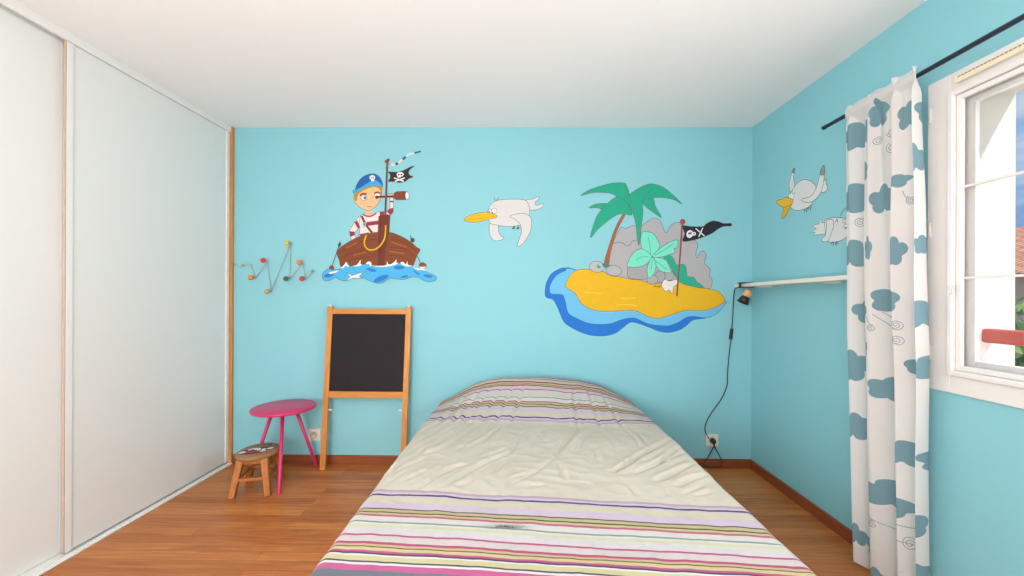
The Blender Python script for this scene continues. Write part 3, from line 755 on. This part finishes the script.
# ------------------------------------------------------------ blackboard easel
M_PINE = wood('orange pine wood', '#C07A32', '#D7964A', 'Z', .45)
M_PINEX = wood('orange pine wood across', '#C07A32', '#D7964A', 'X', .45)
E0 = on_z(364, 470); ey = 2.918
EAS = thing('blackboard_easel', 'wooden framed blackboard easel leaning on the wall under the boat painting', 'easel', (-1.125, ey, 0))
lean = math.atan2(.078, 1.17); roll = .0135
def ep(x, z, d=0):
    """easel plane to room: x across from its middle, z up the frame, d towards the room"""
    x2 = x * math.cos(roll) + z * math.sin(roll); z2 = z * math.cos(roll) - x * math.sin(roll) * 0
    return Vector((-1.125 + x2, ey + z2 * math.sin(lean) - d * math.cos(lean), z2 * math.cos(lean) - d * math.sin(lean) * 0 + .0005))
for sx in (-.290, .288):
    bm = NB(); beam(bm, ep(sx, .0), ep(sx, 1.172), .040, .022, (1, 0, 0), .004); mesh_obj('leg', bm, M_PINE, EAS)
    bm = NB(); tube(bm, [ep(sx, 1.172), ep(sx, 1.184)], .008, 10); k = mesh_obj('top_cap', bm, mat('pale peg', '#DED8CC', .5), EAS)
    s2 = 1 if sx < 0 else -1
    bm = NB(); tube(bm, [ep(sx + s2 * .02, .425), ep(sx + s2 * .047, .425)], .006, 10); mesh_obj('peg', bm, mat('white plastic peg', '#E6E4E0', .4), EAS)
for za, zb, nme in ((1.118, 1.155, 'top_rail'), (.512, .558, 'bottom_rail')):
    bm = NB(); beam(bm, ep(-.271, (za + zb) / 2), ep(.269, (za + zb) / 2), .018, zb - za, (0, 1, 0), .003); mesh_obj(nme, bm, M_PINEX, EAS)
bm = NB(); beam(bm, ep(0, .556), ep(0, 1.120), .544, .008, (1, 0, 0))
mesh_obj('blackboard', bm, mat('black chalkboard', '#211D22', .65, .10, 5, spec=.25), EAS)

# ------------------------------------------------------------ pink side table
M_PINK = mat('pink lacquered metal', '#CF2B68', .35, .02, 4, spec=.5)
tcx, tcy = -1.622, 2.79
TB = thing('side_table', 'round pink three-legged side table next to the blackboard easel', 'side table', (tcx, tcy, 0))
bm = NB(); lathe(bm, [(0, .468), (.191, .468), (.198, .471), (.201, .479), (.198, .488), (.192, .491), (0, .491)], (tcx, tcy, 0), seg=64)
mesh_obj('table_top', bm, M_PINK, TB)
for fx, fy in ((on_z(279, 494).x, on_z(279, 494).y), (-1.497, 2.995), (-1.868, 2.812)):
    t = Vector((tcx + (fx - tcx) * .31, tcy + (fy - tcy) * .31, .470)); f_ = Vector((fx, fy, 0))
    bm = NB(); tube(bm, [f_ , f_ + (t - f_) * .012, t], [.009, .0115, .0115], 14); mesh_obj('leg', bm, M_PINK, TB)

# ------------------------------------------------------------ small painted stool
M_OAK = wood('honey stained wood', '#9C5A22', '#BB7636', 'Z', .45)
M_SEAT = wood('pale stained seat wood', '#8C6840', '#A27C52', 'X', .5, 8)
scx, scy, sr = -1.697, 2.632, .117
STO = thing('stool', 'small round wooden stool with painted seat beside the pink table', 'stool', (scx, scy, 0))
bm = NB(); lathe(bm, [(0, .220), (.106, .220), (.115, .224), (.119, .235), (.117, .246), (.110, .251), (0, .251)], (0, 0, 0), seg=48)
for v in bm.verts: v.co = Vector((scx + v.co.x, scy + v.co.y * 1.16, v.co.z))
seat = mesh_obj('seat', bm, M_SEAT, STO)
ang = math.radians(12); ca, sa = math.cos(ang), math.sin(ang)
def sp(x, y, z): return Vector((scx + x * ca - y * sa, scy + x * sa + y * ca, z))
for ix in (-1, 1):
    for iy in (-1, 1):
        bm = NB(); beam(bm, sp(ix * .102, iy * .120, 0), sp(ix * .068, iy * .082, .222), .036, .034, sp(1, 0, 0) - sp(0, 0, 0), .005, .042, .038); mesh_obj('leg', bm, M_OAK, STO)
M_OAKX = wood('honey stained wood across', '#9C5A22', '#BB7636', 'X', .45)
for a, b2 in (((-.072, -.102), (.072, -.102)), ((-.072, .102), (.072, .102)), ((-.086, -.086), (-.086, .086)), ((.086, -.086), (.086, .086))):
    bm = NB(); beam(bm, sp(a[0], a[1], .105), sp(b2[0], b2[1], .105), .018, .026, (0, 0, 1) if False else (0, 0, 1), .002, ); mesh_obj('stretcher', bm, M_OAKX, STO)
for iy in (-1, 1):
    bm = NB(); beam(bm, sp(-.07, iy * .082, .206), sp(.07, iy * .082, .206), .028, .018, (0, 0, 1), .002); mesh_obj('apron', bm, M_OAKX, STO)
# painted face on the seat
SEATP = [0]
def seat_paint(bm, pts, mi, smooth=True):
    SEATP[0] += 1; z = .2512 + SEATP[0] * .0003
    q = smooth_line([(p[0], p[1], 0) for p in pts], True, 5) if smooth else [Vector((p[0], p[1], 0)) for p in pts]
    vs = [bm.verts.new((scx + p.x, scy + p.y * 1.18, z)) for p in q]
    for tri in tessellate_polygon([q]):
        try: bm.faces.new([vs[i] for i in tri]).material_index = mi
        except ValueError: pass
def el(cx, cy, rx, ry, rot=0):
    r = math.radians(rot)
    return [(cx + rx * math.cos(t) * math.cos(r) - ry * math.sin(t) * math.sin(r), cy + rx * math.cos(t) * math.sin(r) + ry * math.sin(t) * math.cos(r)) for t in [2 * PI * i / 14 for i in range(14)]]
bm = NB()
seat_paint(bm, [(-.092,-.052),(-.080,-.010),(-.045,.022),(0,.034),(.050,.038),(.090,.030),(.094,.010),(.066,-.006),(.055,-.040),(.010,-.062),(-.050,-.072)], 0)
seat_paint(bm, el(-.068,-.046,.022,.016,10), 1); seat_paint(bm, [(-.062,-.006),(-.050,-.018),(-.030,-.002),(-.012,-.010),(.006,.012),(-.010,.024),(-.042,.016)], 1)
seat_paint(bm, el(.008,-.004,.012,.016,30), 1); seat_paint(bm, el(.034,.004,.012,.014,20), 1); seat_paint(bm, el(.066,.018,.020,.014,20), 1); seat_paint(bm, el(.046,-.022,.018,.013,40), 1)
seat_paint(bm, [(-.044,-.042),(-.010,-.030),(.026,-.028),(.038,-.040),(.005,-.056),(-.040,-.062)], 2)
seat_paint(bm, el(.030,.066,.012,.010), 0); seat_paint(bm, el(.074,.062,.008,.007), 0); seat_paint(bm, el(-.020,.072,.010,.007), 3)
o = mesh_obj('painted_face', bm, [mat('navy stool paint', '#2B2E44', .5), mat('white stool paint', '#E8E6E4', .5), mat('red stool paint', '#B8324C', .5), mat('brown stool paint', '#7A5236', .5)], seat)
o['label'] = 'painted black, white and red face'

# ------------------------------------------------------------ zigzag wall hooks
RK = thing('coat_hook_rack', 'zigzag wire wall rack with small coloured knobs near the wardrobe', 'coat rack', on_y(273, 292, D - .005))
M_WIRE = mat('grey metal wire', '#B3B3AD', .55, .05, 9, metal=.0)
Cw = TR(230, 230, 7.2)
wp = Cw([(24,247),(78,254),(150,250),(185,345),(266,228),(297,440),(436,96),(430,352),(521,240),(545,352),(602,296)])
bm = NB(); W3 = [on_y(p[0], p[1], D - .012) for p in wp]
for a, b2 in zip(W3[:-1], W3[1:]):
    tube(bm, [a, b2], .0027, 8)
mesh_obj('zigzag_wire', bm, M_WIRE, RK)
kn = [((75,255),(78,254),'#A6CDB0'),((148,342),(185,345),'#E8862E'),((238,218),(266,228),'#DE3B35'),((266,442),(297,440),'#C99A78'),((408,95),(436,96),'#D6C62E'),((403,350),(430,352),'#6A5648'),((497,233),(521,240),'#EC8A30'),((517,350),(545,352),'#D83A42'),((580,293),(602,296),'#A8D0AC')]
names = ['pale green','orange','red','beige wooden','yellow','brown','orange','red','pale green']
for (kp, bp_, c), nm in zip(kn, names):
    kq, bq = Cw([kp])[0], Cw([bp_])[0]
    a = on_y(bq[0], bq[1], D - .003); e = on_y(kq[0], kq[1], D - .052)
    bm = NB(); tube(bm, [a, e], .0035, 8); hk = mesh_obj('hook_peg', bm, M_WIRE, RK)
    bm = NB(); ball(bm, e, .0125 if nm == 'pale green' else .0185, 18); kb = mesh_obj('knob', bm, mat('knob paint ' + c.lstrip('#'), c, .35), hk); kb['label'] = nm + ' knob'

# ------------------------------------------------------------ wall sockets
M_SOCK = mat('white socket plastic', '#E9E1D6', .35, .01, 5)
M_HOLE = mat('dark socket hole', '#3A3A3A', .6)
def socket(px, py, label, w=.090):
    c = on_y(px, py, D)
    s_ = thing('wall_socket', label, 'socket', (c.x, D, c.z - w / 2), 'wall sockets')
    bm = NB(); box(bm, c.x - w / 2, c.x + w / 2, D - .010, D - .0003, c.z - w / 2, c.z + w / 2, .004); pl = mesh_obj('cover_plate', bm, M_SOCK, s_)
    bm = NB(); lathe(bm, [(.026, -.0002), (.026, .006), (.022, .007), (.0205, .002), (0, .002)], (c.x, D - .0095, c.z), (0, -1, 0), 28); r = mesh_obj('socket_rim', bm, mat('socket inner plastic', '#CFC8BE', .4), s_)
    bm = NB()
    for dx in (-.0095, .0095): tube(bm, [(c.x + dx, D - .0125, c.z), (c.x + dx, D - .0112, c.z)], .003, 10)
    tube(bm, [(c.x, D - .0125, c.z + .012), (c.x, D - .020, c.z + .012)], .0024, 8)
    mesh_obj('contact_hole', bm, M_HOLE, s_)
    return c
socket(314.8, 434.3, 'white wall socket between pink table and blackboard easel')
sk = socket(711.6, 440, 'white wall socket with a black plug right of the bed')

# ------------------------------------------------------------ shelf, clamp lamp and its cord
M_SHELF = mat('white shelf laminate', '#E6E2DA', .45, .02, 4)
SX = on_y(734, 285, D).x
SHZ1 = on_y(734, 284.2, D).z; 
SHF = thing('wall_shelf', 'long white wall shelf between the corner and the curtain', 'shelf', (XR, 2.5, SHZ1 - .026))
bm = NB(); box(bm, SX, XR - .0005, 1.985, D - .0005, SHZ1 - .023, SHZ1, .003)
for v in bm.verts: v.co.z += (D - v.co.y) * .014
mesh_obj('board', bm, M_SHELF, SHF)
for yy in (2.2, 2.8):
    bm = NB(); box(bm, XR - .09, XR - .0005, yy - .008, yy + .008, SHZ1 - .031 + (D - yy) * .014, SHZ1 - .0225 + (D - yy) * .014, .002)
    mesh_obj('bracket', bm, M_SHELF, SHF)

M_BLK = mat('black lacquered metal', '#2A292C', .4, .05, 12)
M_LW = wood('pale lamp wood', '#D0A070', '#E0B888', 'Z', .5)
ly = 2.90
lc = Vector((SX, ly, SHZ1))
LMP = thing('clamp_lamp', 'small black clamp lamp with wooden neck and long cord on the shelf end', 'lamp', (SX, ly, SHZ1))
bm = NB(); box(bm, SX - .035, SX + .105, ly - .016, ly + .016, SHZ1 + .0008, SHZ1 + .009, .003)
box(bm, SX - .030, SX + .070, ly - .012, ly + .012, SHZ1 - .031, SHZ1 - .0245, .002)
box(bm, SX - .030, SX - .020, ly - .010, ly + .010, SHZ1 - .030, SHZ1 + .004, .002)
mesh_obj('clamp', bm, M_BLK, LMP)
J = Vector((SX + .02, ly - .01, SHZ1 - .046))
bm = NB(); tube(bm, [Vector((SX + .015, ly, SHZ1 - .034)), J, Vector((SX + .030, ly - .018, SHZ1 - .066))], .0055, 10); mesh_obj('joint', bm, mat('white lamp joint', '#DDD8CE', .4), LMP)
hd0 = on_y(749, 290.5, ly - .02); dirv = (on_y(741.5, 305, ly - .012) - hd0).normalized()
bm = NB(); lathe(bm, [(0, 0), (.020, 0), (.025, .004), (.027, .020), (.026, .048), (0, .048)], hd0, dirv, 28); mesh_obj('wooden_neck', bm, M_LW, LMP)
bm = NB(); lathe(bm, [(0, .046), (.024, .046), (.028, .054), (.039, .096), (.037, .096), (.026, .056), (0, .051)], hd0, dirv, 32); sh = mesh_obj('lamp_shade', bm, M_BLK, LMP)
bm = NB(); ball(bm, hd0 + dirv * .074, .017, 16); mesh_obj('bulb', bm, mat('frosted bulb', '#EDEAE2', .3), sh)
# cord down the wall to the plug
cpx = [(736,288.5),(734.6,290),(733.6,300),(732.5,320),(731.2,337),(729,356),(727.4,375),(727.2,385),(722,398),(712,412),(706.5,422),(705,430),(708,437),(712.5,443),(718,453),(722.0,461),(721.5,465.5),(718,467.3),(712,467.6),(707,467),(703.5,463.5),(708.5,456.5),(712.5,449),(714.6,444.5),(714.3,441),(713,439.6)]
dep = [.075,.03] + [.012] * 12 + [.014,.026,.035,.038,.038,.034,.026,.022,.020,.020,.028,.034]
pts = smooth_line([on_y(p[0], p[1], D - d) for p, d in zip(cpx, dep)], False, 5)
for p in pts: p.z = max(p.z, .0045)
bm = NB(); tube(bm, [Vector((SX - .028, ly, SHZ1 - .02))] + pts, .0034, 8); CRD = mesh_obj('cord', bm, M_BLK, LMP)
a, b2 = on_y(731.9, 328.5, D - .012), on_y(730.6, 339.5, D - .012)
bm = NB(); beam(bm, a, b2, .022, .016, (1, 0, 0), .005); mesh_obj('inline_switch', bm, M_BLK, CRD)
bm = NB(); lathe(bm, [(0, .004), (.019, .004), (.019, .012), (.017, .026), (.010, .034), (0, .036)], (sk.x, D - .0095, sk.z), (0, -1, 0), 24); mesh_obj('plug', bm, M_BLK, CRD)

# ------------------------------------------------------------ curtain rod and curtain
RX = 1.588; RZ = CAM.z + .5535 * RX + .013
ROD = thing('curtain_rod', 'black metal curtain rod above the window', 'curtain rod', (RX, 1.4, RZ))
yend = on_x(825, 128, RX).y
bm = NB(); tube(bm, [(RX, -.15, RZ), (RX, yend, RZ)], .0095, 16); mesh_obj('pole', bm, mat('dark navy black metal', '#25283A', .4, .04, 9), ROD)
bm = NB(); lathe(bm, [(0, 0), (.0108, 0), (.0108, .016), (.009, .018), (0, .018)], (RX, yend - .004, RZ), (0, 1, 0), 16); mesh_obj('end_cap', bm, M_BLK, ROD)
for yy in (1.86, .0):
    bm = NB(); tube(bm, [(RX + .01, yy, RZ), (XR - .004, yy, RZ)], .006, 10); tube(bm, [(XR - .006, yy, RZ), (XR - .0005, yy, RZ)], .022, 16); mesh_obj('bracket', bm, M_BLK, ROD)

CUR = thing('curtain', 'white curtain with blue clouds and swirls hanging left of the window', 'curtain', (RX, 1.83, 0))
ZT = RZ + .034; ZB = .012
YA, YB = 1.985, 1.655
nf = 4.0
def curt(s_, t):
    """s across 0..1 from the corner side, t up 0..1"""
    amp = .020 + .016 * min(1, (1 - t) * 2)
    pinch = math.exp(-((t - .979) / .012) ** 2)
    ss = s_ + .05 * noise.noise(Vector((s_ * 2.0, t * 1.3, 3.3))) * math.sin(PI * max(0, min(1, s_)))
    K = ((0, 0), (.31, 1), (.72, 2), (1.0001, 3)); u = 0
    for (sa, ua), (sb, ub) in zip(K, K[1:]):
        if ss <= sb: u = ua + (max(ss, 0) - sa) / (sb - sa); break
    else: u = 3
    fu = u - math.floor(u)
    q = fu / .74 if fu < .74 else 1 + (fu - .74) / .26      # long soft face, short return
    ph = PI * q
    w = -math.cos(ph) * (1 - .2 * pinch)
    w2 = 1.3 * math.sin(2 * PI * 6.5 * s_ + 1.1) * max(0, t - .45) / .55 + .25 * math.sin(2 * PI * 4.3 * s_ + 2 * t)
    x = RX + .004 + amp * w + .0065 * w2 + .010 * noise.noise(Vector((s_ * 5, t * 3.5, 8.0)))
    k = .006 * noise.noise(Vector((s_ * 3.0, t * 5.0, 1.0)))
    ya = YA + .038 * t - .050 * (1 - t)
    yb = YB + .006 - .032 * (1 - t) + .004 * noise.noise(Vector((t * 4, 0, 0)))
    y = ya + (yb - ya) * s_ + .008 * math.sin(ph) + k
    # rod pocket: cloth stands on the rod
    x = x * (1 - .3 * pinch) + (RX - .0) * .3 * pinch
    z = ZB + (ZT - ZB) * t + (.010 * noise.noise(Vector((s_ * 9, 0, 5.5))) if t > .97 else 0) + (.012 * (1 - t) * math.cos(ph) * (1 if t < .05 else 0))
    x = min(x, RX - .0125 + max(0, abs(z - RZ) - .012) * (.7 if z < RZ else .5))
    return Vector((x, y, max(z, .004)))
def px2st(px, py):
    p = on_x(px, py, RX); return (YA + .002 - p.y) / (YA - YB), (p.z - ZB) / (ZT - ZB)
# clouds: centre and size in the photo, each a clump of lobes
clouds = [(860,134,9,15),(871,130,4,13),(883,111,7,15),(910,114,9,16),(919,158,4,16),(857,198,11,16),(872,170,4,10),(883,198,7,16),(901,181,10,7),(857,254,9,15),(874,248,3,13),(900,251,7,15),(917,245,3,10),(888,300,15,15),(864,311,8,14),(917,315,8,15),(855,365,8,16),(868,347,4,12),(884,389,14,13),(914,366,11,12),(855,425,8,14),(903,453,16,14),(884,494,25,16),(921,523,7,17),(854,530,5,12),(863,542,5,12),(873,572,7,9),(920,570,8,10),(866,432,2.5,8)]
rc = random.Random(5); LOB = []
for (cx, cy, rx, ry) in clouds:
    s0, t0 = px2st(cx, cy); s1, _ = px2st(cx + rx, cy); _, t1 = px2st(cx, cy - ry)
    rs, rt = abs(s1 - s0), abs(t1 - t0)
    LOB.append((s0, t0, rs * .78, rt * .55))
    for k in range(5):
        a = rc.uniform(0, .5) + k * 2 * PI / 5
        LOB.append((s0 + math.cos(a) * rs * .60, t0 + math.sin(a) * rt * .56, rs * .42, rt * .42))
bm = NB(); lay = bm.verts.layers.float.new('cloud'); ns, ntt = 150, 330
rows = []
for j in range(ntt + 1):
    t = j / ntt; near = [l for l in LOB if abs(l[1] - t) < l[3] + .02]; row = []
    for i in range(ns + 1):
        s_ = i / ns
        v = bm.verts.new(curt(s_, t)); d = -1.0
        for (a, b2, ra, rb) in near:
            q = 1 - math.sqrt(((s_ - a) / ra) ** 2 + ((t - b2) / rb) ** 2)
            if q > d: d = q
        v[lay] = d; row.append(v)
    rows.append(row)
for j in range(ntt):
    for i in range(ns):
        f = bm.faces.new((rows[j][i], rows[j][i + 1], rows[j + 1][i + 1], rows[j + 1][i])); f.smooth = True
CM = bpy.data.materials.new('cloud print curtain cotton'); CM.use_nodes = True
nt = CM.node_tree; N = nt.nodes; L = nt.links; b = N['Principled BSDF']; b.inputs['Roughness'].default_value = .9; b.inputs['Specular IOR Level'].default_value = .1
at = N.new('ShaderNodeAttribute'); at.attribute_name = 'cloud'
cr = N.new('ShaderNodeValToRGB'); e = cr.color_ramp.elements; cr.color_ramp.interpolation = 'LINEAR'
e[0].position = .49; e[0].color = lin('#E4E2E0'); e[1].position = .51; e[1].color = lin('#7C9FAB')
mr = N.new('ShaderNodeMapRange'); mr.inputs['From Min'].default_value = -1; mr.inputs['From Max'].default_value = 1
L.new(at.outputs['Fac'], mr.inputs['Value']); L.new(mr.outputs['Result'], cr.inputs['Fac']); L.new(cr.outputs['Color'], b.inputs['Base Color'])
tl = N.new('ShaderNodeBsdfTranslucent'); L.new(cr.outputs['Color'], tl.inputs['Color'])
ms = N.new('ShaderNodeMixShader'); ms.inputs[0].default_value = .25
L.new(b.outputs[0], ms.inputs[1]); L.new(tl.outputs[0], ms.inputs[2]); L.new(ms.outputs[0], N['Material Output'].inputs['Surface'])
CLOTH = mesh_obj('cloth', bm, CM, CUR)
# printed swirl lines lying on the cloth
def cloth_line(stp, w=.0028):
    bm = NB()
    prev = None; n = len(stp); P = []
    for s_, t in stp:
        s_ = max(.0, min(1, s_)); t = max(0, min(1, t))
        p = curt(s_, t); e1 = curt(min(1, s_ + .004), t) - curt(max(0, s_ - .004), t); e2 = curt(s_, min(1, t + .003)) - curt(s_, max(0, t - .003))
        nn = e1.cross(e2).normalized()
        if nn.x > 0: nn = -nn
        P.append((p + nn * .0016, nn))
    for i in range(n):
        d = P[min(i + 1, n - 1)][0] - P[max(0, i - 1)][0]
        if d.length < 1e-6: continue
        sd_ = d.normalized().cross(P[i][1]) * w / 2
        a, b2 = bm.verts.new(P[i][0] + sd_), bm.verts.new(P[i][0] - sd_)
        if prev: bm.faces.new((prev[0], prev[1], b2, a))
        prev = (a, b2)
    mesh_obj('printed_swirl', bm, mat('grey print ink', '#8B9CA4', .9), CLOTH, 'flat')
def swirl(cx, cy, r, tail=None, turns=2.2, rot=0):
    s0, t0 = px2st(cx, cy); best = None
    for k in range(-12, 13):            # keep the print on a stretch of cloth that faces the room
        q = s0 + k * .006
        if not .03 < q < .97: continue
        e1 = curt(q + .012, t0) - curt(q - .012, t0); e2 = Vector((0, 0, 1))
        n_ = e1.cross(e2).normalized(); n_ = -n_ if n_.x > 0 else n_
        f = n_.dot((CAM - curt(q, t0)).normalized()) - abs(k) * .01
        if best is None or f > best[0]: best = (f, q, e1.length / .024)
    _, s0, ls = best
    rs = r * .0046 / ls; rt = r * .0046 / (ZT - ZB); pts = []
    for k in range(50):
        q = k / 49; a = rot + q * turns * 2 * PI; rr = .12 + .88 * q
        pts.append((s0 + rs * rr * math.cos(a), t0 - rt * rr * math.sin(a)))
    if tail:
        x0, y0 = pts[-1]; x1, y1 = px2st(*tail)
        for k in range(1, 30):
            q = k / 29; pts.append((x0 + (x1 - x0) * q, y0 + (y1 - y0) * q - math.sin(q * PI) * .006))
    cloth_line(pts)
for a in ((890,131,4.5),(881,139,4.5,),(891,146,5.5),(861,222,5,(868,208)),(874,328,3.5,(872,316)),(900,325,4.5,(880,312)),(900,340,4.5,(876,314)),(916,268,4.5,(918,284)),(911,527,5.5,(884,508)),(905,541,6.5,(866,508)),(917,474,5,(916,462)),(868,517,3.5,(866,500)),(909,200,4,(905,190)),(866,455,2.5,(866,442))):
    swirl(*a[:3], tail=a[3] if len(a) > 3 else None, rot=a[0] % 6)

# ------------------------------------------------------------ light
w = bpy.data.worlds.new('world'); S.world = w; w.use_nodes = True
nt = w.node_tree; N = nt.nodes; L = nt.links; bg = N['Background']
tc = N.new('ShaderNodeTexCoord'); mp = N.new('ShaderNodeMapping'); mp.inputs['Scale'].default_value = (1, 1, 3.2)
nz = N.new('ShaderNodeTexNoise'); nz.inputs['Scale'].default_value = 4.0; nz.inputs['Detail'].default_value = 7; nz.inputs['Roughness'].default_value = .55
cr = N.new('ShaderNodeValToRGB'); e = cr.color_ramp.elements
e[0].position = .42; e[0].color = lin('#7FA8DC'); e[1].position = .70; e[1].color = lin('#E6EEF6')
L.new(tc.outputs['Generated'], mp.inputs['Vector']); L.new(mp.outputs['Vector'], nz.inputs['Vector']); L.new(nz.outputs['Fac'], cr.inputs['Fac']); L.new(cr.outputs['Color'], bg.inputs['Color'])
bg.inputs['Strength'].default_value = 1.0

def light(name, kind, loc, energy, color=(1, 1, 1), aim=None, **kw):
    l = bpy.data.lights.new(name, kind); l.energy = energy; l.color = color
    for k, v in kw.items(): setattr(l, k, v)
    o = bpy.data.objects.new(name, l); COL.objects.link(o); o.location = loc
    if aim is not None: o.rotation_euler = Vector(aim).to_track_quat('-Z', 'Y').to_euler()
    return o
light('sun', 'SUN', (8, -3, 10), 6.0, (1, .96, .90), (-1, .6, -1.9), angle=.01)
light('rear_fill', 'AREA', (-.7, YF + .05, 1.2), 82, (1, .985, .975), (.12, 1, .10), shape='RECTANGLE', size=2.6, size_y=1.8)  # invented area light behind the camera, fills the room evenly
light('window_fill', 'AREA', (XR - .06, .9, 1.5), 18, (.97, .98, 1), (-1, .25, 0), shape='RECTANGLE', size=1.0, size_y=1.0)  # added area light just inside the window, boosts the daylight from there
light('overhead_fill', 'POINT', (-.45, .45, 2.0), 26, (1, .98, .97), shadow_soft_size=.22)  # unseen point light added overhead to lift walls, floor and bed
light('low_fill', 'POINT', (-.9, -.6, 1.1), 88, (1, .985, .975), shadow_soft_size=.35)  # unseen point light added low behind the camera to brighten the ceiling

S.view_settings.view_transform = 'Standard'; S.view_settings.look = 'None'
S.view_settings.gamma = 1; S.view_settings.use_curve_mapping = False
S.view_settings.exposure = -0.06
